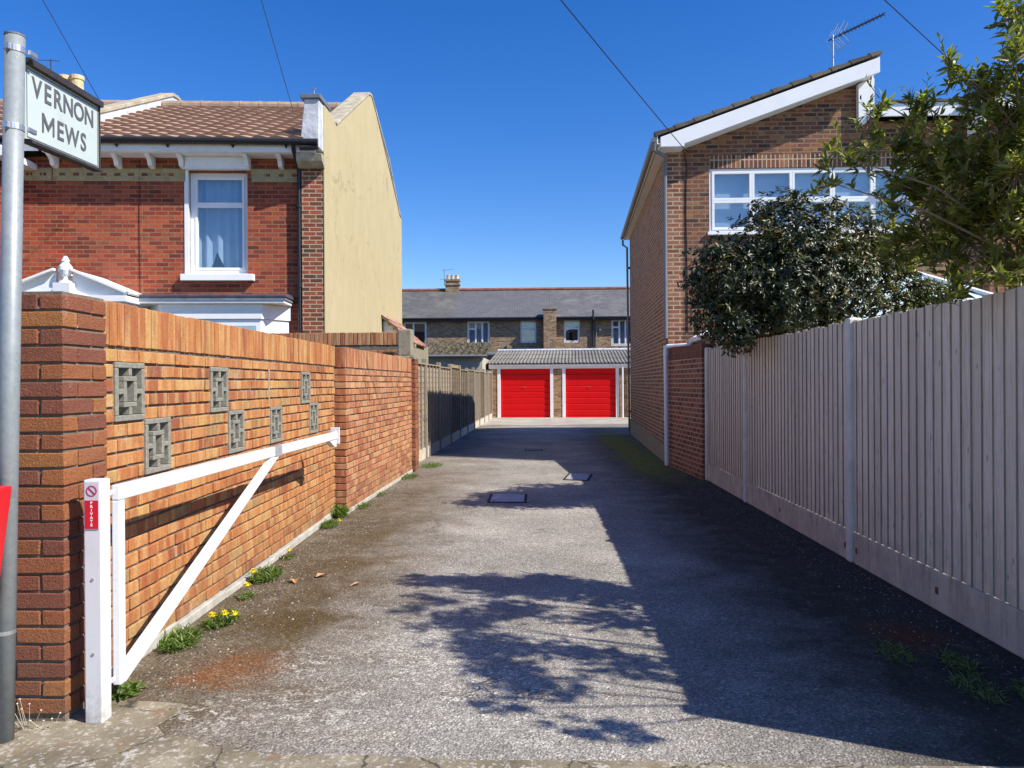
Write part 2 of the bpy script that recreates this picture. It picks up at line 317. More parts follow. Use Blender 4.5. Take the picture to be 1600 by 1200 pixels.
# loose grit along both sides of the lane
def pebbles(name,regs,count,mat,smin,smax):
    b=MB(); tot=sum(r[4] for r in regs)
    for (ax,ay,bx,by,wt_,wd) in regs:
        for i in range(int(count*wt_/tot)):
            q=random.random(); d=abs(random.gauss(0,wd)); x=lerp(ax,bx,q)+ (d if ax<0 else -d); y=lerp(ay,by,q); s_=random.uniform(smin,smax)
            a=random.uniform(0,3.1); ca,sa=math.cos(a)*s_,math.sin(a)*s_; h=s_*random.uniform(.5,.9); e=random.uniform(.55,1)
            vs_=[(x+ca,y+sa,0),(x-sa*e,y+ca*e,0),(x-ca,y-sa,0),(x+sa*e,y-ca*e,0),(x+ca*.4,y+sa*.4,h),(x-ca*.5,y-sa*.3,h*.9)]
            b.add(vs_,[(0,1,4),(1,5,4),(1,2,5),(2,3,5),(3,4,5),(3,0,4)])
    o=b.build(name,mat,uv=False); tag(o,kind='stuff'); return o
t=NT('grit'); m_grit=t.fin(t.ramp(t.attr(),[(0,(.05,.045,.035)),(.5,(.12,.105,.085)),(.85,(.20,.18,.15)),(1,(.40,.38,.33))]),.9,None,0,.2)
o=pebbles('loose_gravel',[(-2.0,3.5,-2.14,8.3,2.5,.28),(-2.1,8.5,-2.05,12.4,1,.2),(2.46,3.0,2.42,11.4,2.2,.30),(2.38,11.5,2.3,13.2,.5,.22),(2.3,13.4,2.6,21.5,1.0,.20),(-2.15,13,-1.9,24,.7,.15)],9000,m_grit,.003,.0085)
tag(o,'small grey stones gathered along both edges of the lane','gravel')

# ------------------------------------------------------------------ real brick walls
def brickwall(mb,mort,o,d,L,z0,n,thick,holes=(),soldier=None,pitch=.075,bl=.206,gap=.013,start=0.0,jit=.0015,rlo=0,rhi=1,faceoff=.003):
    """bricks laid on line o->o+d*L, outer face on the right side (d x z)"""
    o=V(o); d=V(d).normalized(); nrm=V((0,0,1)).cross(d)*-1   # outward normal = d x z
    for k in range(n):
        za=z0+k*pitch; zb=za+pitch-gap
        segs=[(0,L)]
        for (u0_,u1_,h0,h1) in holes:
            if zb>h0+.005 and za<h1-.005:
                ns=[]
                for a,b_ in segs:
                    if u0_>a+.01: ns.append((a,min(b_,u0_-.008)))
                    if u1_<b_-.01: ns.append((max(a,u1_+.008),b_))
                    if u0_>=b_ or u1_<=a: ns=[x for x in ns if not (x[0]>=a-1e-6 and x[1]<=b_+1e-6)]+[(a,b_)]
                segs=ns
        off=start+(k%2)*(bl+gap)/2+random.uniform(-.01,.01)
        for a,b_ in segs:
            u=a-((a-off)%(bl+gap))
            while u<b_-.02:
                p=max(u,a); q=min(u+bl,b_)
                if q-p>.03:
                    e=random.uniform(-faceoff,faceoff)
                    mb.brick(o+d*p-nrm*(thick-.0)+V((0,0,za)),d*(q-p),nrm*(thick+e),V((0,0,zb-za)),.0035,random.uniform(rlo,rhi),jit)
                u+=bl+gap
    if soldier:
        za,zb=soldier; u=.0
        while u<L-.04:
            e=random.uniform(-.002,.003); mb.brick(o+d*u-nrm*thick+V((0,0,za)),d*(.0645),nrm*(thick+e),V((0,0,zb-za+random.uniform(-.003,.003))),.004,random.uniform(rlo,rhi),.002); u+=.0735
    return nrm
def breeze(parent,o,d,z0,mat,S=.3,T=.1):
    nrm=V((0,0,1)).cross(d)*-1; b=MB()
    def bar(u0_,u1_,w0,w1): b.ob(V(o)+d*u0_+V((0,0,z0+w0))-nrm*(T-.002),d*(u1_-u0_),nrm*(T+.004),V((0,0,w1-w0)),.5)
    e=.03; bar(0,S,0,e); bar(0,S,S-e,S); bar(0,e,e,S-e); bar(S-e,S,e,S-e)
    i0,i1=.085,S-.085; w_=.027
    j0,j1=.07,S-.07
    bar(i0,i1,j0,j0+w_); bar(i0,i1,j1-w_,j1); bar(i0,i0+w_,j0+w_,j1-w_); bar(i1-w_,i1,j0+w_,j1-w_)
    c0=S/2-.014; bar(c0,c0+.028,j1,S-e); bar(c0,c0+.028,e,j0); bar(e,i0,c0,c0+.028); bar(i1,S-e,c0,c0+.028)
    ob=b.build('decorative_block',mat,parent); m=ob.modifiers.new('bevel','BEVEL'); m.width=.004; m.segments=1; return ob

# wall with pierced blocks
W1o=V((-2.095,3.56,0)); W1e=V((-2.235,8.40,0)); W1d=(W1e-W1o).normalized(); W1L=(W1e-W1o).length
wall1=thing('garden_wall',(-2.16,6.0,0),'orange brick garden wall with seven pierced concrete blocks behind the white gate','wall')
blocks=[(3.75,1.265),(4.06,.965),(4.95,1.265),(5.26,.965),(6.17,.965),(7.08,1.265),(7.36,.965)]
holes=[(y-3.56,y-3.56+.3,z,z+.3) for y,z in blocks]
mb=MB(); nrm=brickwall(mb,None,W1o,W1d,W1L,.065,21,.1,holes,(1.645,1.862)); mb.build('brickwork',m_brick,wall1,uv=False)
mo=MB()
# mortar core (leaves the pierced blocks open)
def core(mb,o,d,L,z0,z1,th,holes,rec=.013):
    o=V(o); nrm=V((0,0,1)).cross(d)*-1; us=sorted({0,L,*[h[0] for h in holes],*[h[1] for h in holes]}); zs=sorted({z0,z1,*[h[2] for h in holes],*[h[3] for h in holes]})
    for i in range(len(us)-1):
        for j in range(len(zs)-1):
            a,b_,p,q=us[i],us[i+1],zs[j],zs[j+1]; cu,cz=(a+b_)/2,(p+q)/2
            a=.012 if a==0 else a; b_=L-.012 if b_==L else b_
            if any(h[0]<cu<h[1] and h[2]<cz<h[3] for h in holes): continue
            mb.ob(o+d*a+V((0,0,p))-nrm*(th-.006),d*(b_-a),nrm*(th-.006-rec),V((0,0,q-p)),.5)
core(mo,W1o,W1d,W1L,.0,1.85,.1,holes); mo.build('mortar',m_mortar,wall1)
for y,z in blocks: breeze(wall1,W1o+W1d*(y-3.56),W1d,z,m_block)
b=MB(); u=0
while u<W1L-.1:
    l=random.uniform(.5,1.1); l=min(l,W1L-u); e=random.uniform(.01,.035); b.ob(W1o+W1d*u-nrm*.1,W1d*l,nrm*(.1+e),V((0,0,random.uniform(.045,.068))),.5); u+=l+.002
b.build('footing',m_conc,wall1,bev=.008)
b=MB(); b.ob(W1o+W1d*2.56+V((0,0,1.27)),W1d*.018,nrm*.006,V((0,0,.30)),.5); b.build('mortar_seam',m_mortar2,wall1)

# square rough pillar
pil=thing('brick_pillar',(-2.2,3.4,0),'square dark rough brick pillar behind the street name pole','pillar')
b=MB(); Px0,Px1,Py0,Py1=-2.36,-2.03,3.225,3.555
k=0; z=.04
while z<1.84:
    h=.065; w3=.1025
    r=lambda lo=0: random.random()
    def bk(x0,x1,y0,y1): b.brick((x0,y0,z),(x1-x0,0,0),(0,y1-y0,0),(0,0,h),.004,random.random(),.0025)
    g=.01
    if k%2==0:
        bk(Px1-.215,Px1,Py0,Py0+w3); bk(Px0,Px1-.225,Py0,Py0+w3); bk(Px1-w3,Px1,Py0+w3+g,Py1); bk(Px0,Px1-w3-g,Py0+w3+g,Py1)
    else:
        bk(Px1-w3,Px1,Py0,Py0+.215); bk(Px0,Px1-w3-g,Py0,Py0+w3); bk(Px1-w3,Px1,Py0+.225,Py1); bk(Px0,Px1-w3-g,Py0+w3+g,Py1)
    z+=.0755; k+=1
b.build('brickwork',m_pillar,pil,uv=False)
b=MB(); b.box(Px0+.008,Px1-.010,Py0+.010,Py1-.006,0,1.855); b.build('mortar',m_mortar,pil)
b=MB()
for zz in (1.69,1.765): b.box(Px0+.003,Px1-.0045,Py0+.0035,Py1-.01,zz+.0145,zz+.0245)
b.build('pointing',m_mortar2,pil)

# plain second wall
W2o=V((-2.115,8.42,0)); W2e=V((-2.05,12.44,0)); W2d=(W2e-W2o).normalized(); W2L=(W2e-W2o).length
wall2=thing('garden_wall',(-2.1,10.4,0),'plain orange brick wall further along the lane, its end standing proud of the pierced wall','wall')
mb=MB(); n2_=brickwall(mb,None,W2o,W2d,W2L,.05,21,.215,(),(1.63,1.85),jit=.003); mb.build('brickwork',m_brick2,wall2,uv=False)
mo=MB(); core(mo,W2o,W2d,W2L,0,1.84,.215,()); mo.build('mortar',m_mortar,wall2)
b=MB(); b.ob(W2o-n2_*.215+V((0,0,0)),W2d*W2L,n2_*(.225),V((0,0,.05)),.5); b.build('footing',m_conc,wall2,bev=.008)

# end pier with rendered top
pier=thing('brick_pier',(-2.15,12.64,0),'narrow brick pier with a grey rendered top at the end of the plain wall','pillar')
b=MB(); z=.03;k=0
while z<1.8:
    b.brick((-2.33,12.46,z),(.225 if k%2 else .33-.112,0,0),(0,.1,0),(0,0,.065),.004,None,.002)
    b.brick((-2.33+(.235 if k%2 else .228),12.46,z),(.105 if k%2 else .112,0,0),(0,.215 if k%2 else .1025,0),(0,0,.065),.004,None,.002)
    b.brick((-2.1,12.46+(.225 if k%2 else .1125),z),(.11,0,0),(0,.115 if k%2 else .2275,0),(0,0,.065),.004,None,.002); z+=.075; k+=1
b.build('brickwork',m_pillar,pier,uv=False)
b=MB(); b.box(-2.32,-2.0,12.47,12.79,0,1.83); b.build('mortar',m_mortar,pier)
b=MB(); b.box(-2.345,-1.985,12.44,12.81,1.83,1.90); b.box(-2.29,-2.06,12.50,12.76,1.90,2.34); b.build('rendered_cap',m_render,pier,bev=.02)

# return wall across the garden
wall3=thing('garden_wall',(-3.0,12.95,0),'darker brick wall crossing behind the plain wall below the cream gable','wall')
mb=MB(); o3=V((-6.2,12.9,0)); brickwall(mb,None,o3,V((1,0,0)),3.88,.0,27,.215,(),(2.10,2.315),jit=.003); mb.build('brickwork',m_brick2,wall3,uv=False)
mo=MB(); core(mo,o3,V((1,0,0)),3.88,0,2.31,.215,()); mo.build('mortar',m_mortar,wall3)

# ------------------------------------------------------------------ gate post and gate
post=thing('gate_post',(-1.9,3.26,0),'white square metal gate post with a red private notice','gate post')
b=MB(); b.box(-1.945,-1.868,3.22,3.295,0,1.045); b.build('post',m_wgate,post,bev=.006)
for z in (.98,.16):
    b=MB(); b.tube([(-1.867,3.29,z),(-1.867,3.30,z)],.012,8); b.build('hinge_pin',m_wgate,post)
for z in (.30,.62): 
    b=MB(); b.tube([(-1.905,3.2195,z),(-1.905,3.216,z)],.006,8); b.build('screw',m_steel,post)
m_red=plain('sign_red',(.62,.012,.03),.45,.05,5,0); m_pink=plain('ring_red',(.42,.03,.09),.5,.05,5,0); m_lab=plain('label_grey',(.62,.58,.62),.5,.05,5,0); m_w2=plain('letter_white',(.82,.82,.82),.5,.03,5,0)
nt=MB(); nt.box(-1.938,-1.876,3.2175,3.2198,.835,1.035); nt=nt.build('notice',m_lab,post)
b=MB(); b.box(-1.936,-1.878,3.2155,3.2175,.837,.958); b.build('red_panel',m_red,nt)
b=MB(); ring=[]
for i in range(25):
    a=2*math.pi*i/24; ring.append((math.cos(a),math.sin(a)))
for i in range(24):
    (c0,s0),(c1,s1)=ring[i],ring[i+1]; cx,cz=-1.907,.998
    b.prism([(cx+c0*.019,3.2172,cz+s0*.019),(cx+c0*.0235,3.2172,cz+s0*.0235),(cx+c1*.0235,3.2172,cz+s1*.0235),(cx+c1*.019,3.2172,cz+s1*.019)],(0,-.0012,0),.5)
a=V((-1.907-.0135,3.2172,.998+.0135)); e=V((.027,0,-.027)); q=V((.0022,0,.0022)); b.prism([a-q,a+q,a+e+q,a+e-q],(0,-.0012,0),.5)
b.build('prohibition_ring',m_pink,nt)
def text_mesh(txt,size,off,name,mat,parent,mw,sx=1.0,depth=.0015,align='CENTER'):
    cu=bpy.data.curves.new(name,'FONT'); cu.body=txt; cu.size=size; cu.extrude=depth; cu.offset=off; cu.align_x=align; cu.align_y='BOTTOM_BASELINE'; cu.resolution_u=4
    tmp=bpy.data.objects.new(name,cu); COL.objects.link(tmp); bpy.context.view_layer.update()
    me=bpy.data.meshes.new_from_object(tmp.evaluated_get(bpy.context.evaluated_depsgraph_get())); COL.objects.unlink(tmp); bpy.data.objects.remove(tmp)
    me.transform(Matrix.Diagonal((sx,1,1,1))); me.transform(mw); me.transform(Matrix.Translation(-V(parent['_w']))); me.materials.clear(); me.materials.append(mat)
    o=bpy.data.objects.new(name,me); COL.objects.link(o); o.parent=parent; o['_w']=parent['_w']; return o
# base plane facing -Y : x->X , y->Z , z->-Y
fy=Matrix(((1,0,0,0),(0,0,-1,0),(0,1,0,0),(0,0,0,1)))
let=[]
for i,chh in enumerate('PRIVATE'):
    mw=Matrix.Translation((-1.907,3.2152,.9425-i*.0158))@fy
    cu=text_mesh(chh,.0155,.0006,'letter',m_w2,nt,mw,1.1,.0006)

gate=thing('gate',(-1.85,3.35,0),'white triangular metal barrier gate folded back along the pierced brick wall','gate')
gx0,gx1=-1.868,-1.832
b=MB(); b.box(gx0,gx1,3.300,6.97,.945,1.012); b.build('top_rail',m_wgate,gate,bev=.005)
b=MB(); b.box(gx0,gx1,3.300,3.348,.135,.944); b.build('stile',m_wgate,gate,bev=.005)
b=MB(); a=V((gx0+.003,3.376,.15)); e=V((gx0+.003,5.34,.944)); d_=(e-a); 
b.prism([(gx0+.003,3.349,.13),(gx0+.003,3.349,.21),(gx0+.003,5.24,.9445),(gx0+.003,5.41,.9445)],(.030,0,0),.5); b.build('brace',m_wgate,gate,bev=.004)
b=MB(); b.prism([(gx0-.02,6.72,.944),(gx0-.02,6.96,.944),(gx0-.02,6.96,.875),(gx0-.02,6.90,.875)],(.05,0,0)); b.build('rail_gusset',m_wgate,gate,bev=.003)
b=MB(); b.box(-1.90,-1.815,6.97,6.99,.90,1.05); b.tube([(-1.86,6.98,.97),(-2.0,6.98,.97)],.014,8); b.build('end_plate',m_wgate,gate,bev=.003)
b=MB(); b.box(gx0-.0015,gx1+.0015,5.30,5.44,.944,1.0135); b.build('tape_patch',plain('grey_tape',(.30,.31,.33),.6,.2,30,.2,60),gate)
m_rust=plain('rust',(.22,.06,.02),.9,.3,50,.3,90)

# ------------------------------------------------------------------ street name pole
sign=thing('street_sign',(-2.18,3.06,0),'galvanised pole carrying the pale street name plate at the left edge','street sign')
def polex(z): return -2.186+.068*z/2.87
b=MB(); b.tube([(polex(0),3.06,0),(polex(1.4),3.06,1.4),(polex(2.87),3.06,2.87)],.0375,24); b.build('pole',m_galv,sign,smooth=False)
for p_ in [sign.children[0]]: 
    for f in p_.data.polygons: f.use_smooth=abs(f.normal.z)<.5
b=MB(); b.tube([(polex(2.87),3.06,2.8705),(polex(2.88),3.06,2.878)],.039,24); b.build('pole_cap',m_greyp,sign)
S0=V((-2.115,3.12,0)); S1=V((-2.185,3.77,0)); S1.z=.055; Sd=(S1-S0).normalized(); Sn=V((Sd.y,-Sd.x,0)).normalized(); SL=(S1-S0).length
m_signf=plain('sign_face',(.52,.59,.555),.35,.05,3,0,dirt=((.45,.45,.36),.4)); m_signd=plain('sign_letters',(.11,.11,.12),.5,.1,10,0); m_hood=plain('sign_hood',(.04,.035,.035),.7,.3,20,.3,60)
ZT,ZB=2.785,2.475; droop=-.0
pa=MB(); pa.ob(S0+V((0,0,ZB))-Sn*.018,Sd*SL,Sn*.016,V((0,0,ZT-ZB)),.5); panel=pa.build('name_plate',m_signf,sign)
b=MB()
b.ob(S0+V((0,0,ZT))-Sn*.03,Sd*(SL+.012),Sn*.05,V((0,0,.028)),.5); b.ob(S0+V((0,0,ZB-.012))-Sn*.03,Sd*(SL+.012),Sn*.045,V((0,0,.012)),.5)
b.ob(S0+Sd*SL+V((0,0,ZB))-Sn*.022,Sd*.012,Sn*.026,V((0,0,ZT-ZB)),.5); b.build('hood_frame',m_hood,panel)
b=MB()
for (u0_,u1_,z0_,z1_) in ((.008,SL-.008,ZB+.010,ZB+.0135),(.008,SL-.008,ZT-.0135,ZT-.010),(SL-.0115,SL-.008,ZB+.0135,ZT-.0135),(.008,.0115,ZB+.0135,ZT-.0135)): b.ob(S0+Sd*u0_+V((0,0,z0_))-Sn*.002,Sd*(u1_-u0_),Sn*.0016,V((0,0,z1_-z0_)),.5)
b.build('border_line',m_signd,panel)
def signm(u,z): 
    o=S0+Sd*u+V((0,0,z))-Sn*.001
    return Matrix(((Sd.x,0,Sn.x,o.x),(Sd.y,0,Sn.y,o.y),(Sd.z,1,0,o.z),(0,0,0,1)))
def line_text(txt,uc,z,size,adv):
    widths={'M':1.25,'W':1.3,'E':.86,'I':.4,'S':.9,'R':.95,'V':1.0,'O':1.1,'N':1.05}
    tot=sum(widths[c] for c in txt); u=uc-tot*adv/2
    for c in txt:
        w_=widths[c]*adv; H_=size*.70; a_=w_*.40; t_=size*.095
        if c=='M':
            b=MB(); Q=lambda x,y:S0+Sd*(u+w_/2+x)+V((0,0,z+y))-Sn*.001
            b.prism([Q(-a_,0),Q(-a_,H_),Q(-a_+t_*1.1,H_),Q(0,H_*.42),Q(a_-t_*1.1,H_),Q(a_,H_),Q(a_,0),Q(a_-t_,0),Q(a_-t_,H_*.66),Q(.0,H_*.14),Q(-a_+t_,H_*.66),Q(-a_+t_,0)],Sn*.0025); b.build('letter',m_signd,panel)
        else: text_mesh(c,size,.0018,'letter',m_signd,panel,signm(u+w_/2,z),1.08)
        u+=w_
line_text('VERNON',SL*.5-.005,2.668,.118,.094)
line_text('MEWS',SL*.5+.0,2.534,.118,.099)
for z in (2.815,2.50):
    cl=MB(); c_=V((polex(z),3.06,z)); cl.tube([c_+V((0,0,-.013)),c_+V((0,0,.013))],.040,20); cl.ob(c_+V((.040,.02,-.010)),(.012,.0,0),(0,.05,0),(0,0,.02),.5); cl.ob(c_+V((-.012,-.052,-.012)),(.024,0,0),(0,.02,0),(0,0,.024),.5); cl.build('clamp',m_steel,sign,bev=.002)
b=MB(); b.tube([(polex(.45),3.06,.44),(polex(.45),3.06,.455)],.0385,20); b.build('band',m_steel,sign)

bn=thing('litter_bin',(-2.27,2.93,.5),'red tapered litter bin with a black lid hung on the pole','bin')
b=MB(); T=[(-2.42,2.83),(-2.085,2.83),(-2.085,2.985),(-2.42,2.985)]; B_=[(-2.37,2.86),(-2.156,2.86),(-2.156,2.985),(-2.37,2.985)]
b.add([(x,y,.56) for x,y in B_]+[(x,y,1.055) for x,y in T],[(3,2,1,0),(4,5,6,7),(0,1,5,4),(1,2,6,5),(2,3,7,6),(3,0,4,7)],.5); b.build('body',plain('bin_red',(.60,.015,.02),.35,.06,5,0,spec=.5),bn,bev=.01)
b=MB(); b.box(-2.43,-2.16,2.825,2.99,1.056,1.075); b.tube([(-2.30,2.86,1.095),(-2.105,2.86,1.095)],.022,10); b.build('lid',m_black,bn,bev=.006)
b=MB(); b.box(-2.15,-2.10,2.986,3.02,1.0,1.03); b.build('bracket',m_greyp,bn)

# ------------------------------------------------------------------ right fence (concrete posts and boards)
t=NT('painted_fence'); p=t.pos(); s=t.sep(p); a=t.attr(); gr=t.noise(t.comb(t.math('MULTIPLY',t.math('ADD',s[1],t.math('MULTIPLY',a,37)),55),t.math('MULTIPLY',s[2],2.5),a),1,6,.7)
c=t.ramp(a,[(0,(.30,.25,.19)),(.05,(.32,.27,.21)),(.10,(.68,.595,.47)),(.5,(.76,.665,.53)),(1,(.82,.72,.58))]); c=t.mix(t.rng(gr,.5,.66,0,.75),c,(.46,.40,.32))
kn=t.vor(t.comb(s[0],t.math('MULTIPLY',s[1],2.2),t.math('MULTIPLY',s[2],1.0)),4.6); c=t.mix(t.rng(kn,.12,.07,0,.7),c,(.26,.20,.14)); c=t.mix(t.math('MULTIPLY',t.rng(s[2],.9,.25,0,.55),t.rng(t.noise(p,5,5,.7),.42,.62)),c,(.40,.38,.27))
c=t.mix(t.rng(t.noise(p,1.4,6,.7),.5,.72,0,.45),c,(.47,.43,.35)); m_fence=t.fin(c,.85,t.bump(gr,.4,.003),0,.2)
t=NT('gravel_board'); p=t.pos(); s=t.sep(p); g=t.noise(p,4,7,.7); c=t.ramp(g,[(.3,(.40,.35,.28)),(.6,(.60,.53,.43))])
dr_=t.noise(t.comb(t.math('MULTIPLY',s[1],26),t.math('MULTIPLY',s[2],2),0),1,5,.7); c=t.mix(t.math('MULTIPLY',t.rng(dr_,.5,.68,0,.75),t.rng(s[2],.03,.24,.3,1)),c,(.16,.15,.10)); m_gb=t.fin(c,.9,t.bump(t.noise(p,80,4),.3,.004),0,.2)
m_pale=plain('pale_post',(.66,.62,.55),.9,.12,7,.3,80,dirt=((.42,.39,.32),.5))
rf=thing('board_fence',(2.5,7,0),'pale grey close board fence with concrete posts along the right side','fence')
def FE(b):
    # street-facing edge of each board is coloured dark, painting in the groove's shade
    for k in range(len(b.f)-7,len(b.f)):
        p=[V(b.v[i]) for i in b.f[k]]; n_=(p[1]-p[0]).cross(p[2]-p[0])
        if n_.length>0 and abs(n_.normalized().y)>.8 and abs(n_.normalized().z)<.5: b.a[k]=0
posts=[2.62,3.22,6.24,9.30,11.36]
fx=lambda y: 2.50-.03*(y-2.6)/8.8
for i,y in enumerate(posts):
    b=MB(); x=fx(y); b.brick((x-.012,y-.045,0),(.11,0,0),(0,.09,0),(0,0,1.95),.012,.5)
    pp=b.build('fence_post',m_pale,rf)
for i in range(4):
    ya,yb=posts[i]+.047,posts[i+1]-.047
    b=MB(); b.ob((fx(ya)+.012,ya,-.0),(fx(yb)-fx(ya),yb-ya,0),(.05,0,0),(0,0,.245 if i!=0 else .235),.5); b.build('gravel_board',m_gb,rf,bev=.006)
    b=MB(); y=ya+.003; n=0
    while y<yb-.04:
        wd=min(.106,yb-y-.002); x=fx(y)+.02; t1=.019; tilt=random.uniform(-.002,.002); zt=1.925+random.uniform(-.012,.010)
        # feather edge: thin edge tucked, thick edge proud
        lo_=random.uniform(-.0015,.0015)
        b.prism([(x+.012,y,.25),(x-.006+lo_,y,.25),(x-.007+lo_,y+.003,.25),(x+.005+lo_,y+wd+.004,.25),(x+.012,y+wd+.004,.25)],(tilt,tilt*.5,zt-.25),random.uniform(.12,1)); FE(b); y+=wd*1.0; n+=1
    b.build('boards',m_fence,rf)
    for z in (.45,1.1,1.7): b=MB(); b.ob((fx(ya)+.034,ya,z),(fx(yb)-fx(ya),yb-ya,0),(.04,0,0),(0,0,.075),.5); b.build('back_rail',m_fence,rf)
for y,z in ((4.92,.125),(8.02,.12),(6.13,.11),(6.35,.11)):
    b=MB(); x=fx(y)+.010; b.box(x,x+.004,y-.018,y+.018,z-.022,z+.022); b.build('fixing',m_rust,rf)

# ------------------------------------------------------------------ left panel fence
t=NT('old_panel'); p=t.pos(); s=t.sep(p); a=t.attr(); gr=t.noise(t.comb(t.math('MULTIPLY',s[1],3),t.math('MULTIPLY',s[2],60),a),1,5,.7)
c=t.ramp(a,[(0,(.14,.105,.075)),(.4,(.23,.18,.13)),(.7,(.31,.26,.20)),(1,(.36,.26,.16))]); c=t.mix(t.rng(gr,.45,.7,0,.5),c,(.38,.34,.28)); c=t.mix(t.rng(t.noise(p,.8,4),.5,.65,0,.35),c,(.30,.19,.10)); m_panel=t.fin(c,.9,t.bump(gr,.4,.004),0,.15)
m_pconc=plain('post_concrete',(.24,.22,.17),.9,.2,9,.4,90,dirt=((.13,.12,.08),.6))
lf=thing('panel_fence',(-2.1,22,0),'weathered brown lap panel fence with concrete posts on the left before the garages','fence')
ly=lambda i: 12.98+i*1.83
lx=lambda y: -2.19+.34*(y-12.98)/18.3
NP=10
for i in range(NP+1):
    y=ly(i); x=lx(y); b=MB(); b.brick((x-.08,y-.045,0),(.1,0,0),(0,.09,0),(0,0,1.9+random.uniform(-.02,.05)),.01,.5); b.build('fence_post',m_pconc,lf)
for i in range(NP):
    ya,yb=ly(i)+.047,ly(i+1)-.047; xa,xb=lx(ya),lx(yb); h=random.uniform(-.025,.025)
    b=MB(); b.ob((xa-.05,ya,0),(xb-xa,yb-ya,0),(.04,0,0),(0,0,.21),.5); b.build('gravel_board',m_gb,lf)
    b=MB(); z=.215; tone=random.uniform(0,.7)
    while z<1.78+h:
        b.prism([(xa-.042,ya,z),(xa-.026,ya,z),(xa-.036,ya,z+.125),(xa-.042,ya,z+.125)],(xb-xa,yb-ya,0),min(1,tone+random.random()*.3)); z+=.105
    b.build('lap_boards',m_panel,lf)
    b=MB(); 
    for k in range(5):
        q=k/4; yy=lerp(ya,yb-.04,q); xx=lerp(xa,xb,q); b.ob((xx-.025,yy,.215),(.025,0,0),(0,.04,0),(0,0,1.60+h),tone)
    b.ob((xa-.05,ya,1.816+h),(xb-xa,yb-ya,0),(.06,0,0),(0,0,.022),.9); b.build('battens',m_panel,lf)

# ------------------------------------------------------------------ roof tile generator
def tiles(name,o,ud,vd,L,H,mat,parent,pu=.30,pv=.32,amp=.028,step=.03,su=8,kind='wave',rnd_seed=3,thick=.03):
    """o lower-left corner; ud across, vd up the slope"""
    o=V(o); ud=V(ud).normalized(); vd=V(vd).normalized(); nn=ud.cross(vd).normalized()
    if nn.z<0: nn=-nn
    nu=max(1,int(L/pu*su)); rows=int(math.ceil(H/pv)); b=MB(); R=random.Random(rnd_seed)
    cols=int(L/pu)+2
    for r in range(rows):
        v0=r*pv; v1=min(H,(r+1)*pv+.02); ro=[R.random() for _ in range(cols)]; jit=[R.uniform(-.004,.004) for _ in range(cols)]
        vs_=[];fs=[];aa=[]
        for i in range(nu+1):
            u_=L*i/nu; ph=(u_/pu)%1; ci=int(u_/pu+1e-6)
            if kind=='wave': hgt=amp*(math.sin(ph*2*math.pi)+.2*math.sin(ph*4*math.pi))
            elif kind=='corr': hgt=amp*math.sin(ph*2*math.pi)
            else: hgt=0
            top=o+ud*u_+nn*(hgt+step+thick*0+jit[min(ci,cols-1)])
            vs_+= [o+ud*u_+vd*v0+nn*(hgt+jit[min(ci,cols-1)]-.006), top+vd*v0, o+ud*u_+vd*v1+nn*(hgt)]
        base=len(b.v)
        b.v.extend([tuple(q) for q in vs_])
        for i in range(nu):
            q=base+i*3; rr=ro[min(int((i+.5)/su) if kind!='corr' else int((i/su)/8),cols-1)]
            b.f.append((q,q+3,q+4,q+1)); b.a.append(rr); b.f.append((q+1,q+4,q+5,q+2)); b.a.append(rr)
    return b.build(name,mat,parent,uv=False)
def tilemat(name,stops,lich,amt=.4,sc_=3):
    t=NT(name); p=t.pos(); c=t.ramp(t.attr(),stops); g=t.noise(p,sc_,7,.7); c=t.mix(t.rng(g,.5,.7,0,amt),c,lich)
    k=t.rng(t.noise(p,45,4,.7),.3,.7,.75,1.2); c=t.mix(1,c,t.comb(k,k,k),'MULTIPLY'); return t.fin(c,.88,t.bump(t.noise(p,60,4),.3,.006),0,.2)
m_rtile=tilemat('brown_roof_tile',[(0,(.36,.235,.17)),(.5,(.40,.265,.19)),(1,(.43,.285,.21))],(.44,.34,.25),.35)
m_dtile=tilemat('dark_roof_tile',[(0,(.09,.08,.065)),(1,(.17,.15,.12))],(.24,.22,.17),.6)
m_corr=tilemat('corrugated_cement',[(0,(.17,.16,.14)),(1,(.24,.225,.195))],(.10,.09,.07),.8,2.5)
m_ridge=plain('ridge_tile',(.33,.24,.17),.9,.3,5,.4,40,dirt=((.42,.40,.32),.7))
m_coping=plain('stone_coping',(.38,.34,.25),.95,.3,6,.7,30,dirt=((.18,.15,.09),.6),bd=.012)

# ------------------------------------------------------------------ left terraced house
REDB=[(0,(.14,.03,.02)),(.3,(.25,.045,.024)),(.6,(.34,.064,.028)),(.85,(.40,.09,.036)),(1,(.22,.07,.04))]
m_redb=brick_tex('red_house_brick',REDB,(.27,.165,.10),ms=.0085,bump=.6,soot=((.20,.07,.05),.45))
m_pierb=brick_tex('mixed_pier_brick',[(0,(.10,.05,.035)),(.35,(.22,.06,.035)),(.7,(.34,.08,.04)),(1,(.13,.08,.05))],(.42,.33,.22),ms=.010)
m_yel=brick_tex('yellow_band_brick',[(0,(.30,.24,.11)),(.6,(.42,.34,.16)),(1,(.34,.30,.16))],(.36,.32,.22),ms=.008,bw=.112)
th=math.radians(4.5); Hc=V((-3.73,13.5,0)); Hu=V((-math.cos(th),-math.sin(th),0)); Hn=V((math.sin(th),-math.cos(th),0))
def HP(u,z,off=0): return Hc+Hu*u+Hn*off+V((0,0,z))
def hbox(b,u0_,u1_,z0,z1,o0,o1,r=None): b.ob(HP(u0_,z0,o0),Hu*(u1_-u0_),Hn*(o1-o0),V((0,0,z1-z0)),r); return b
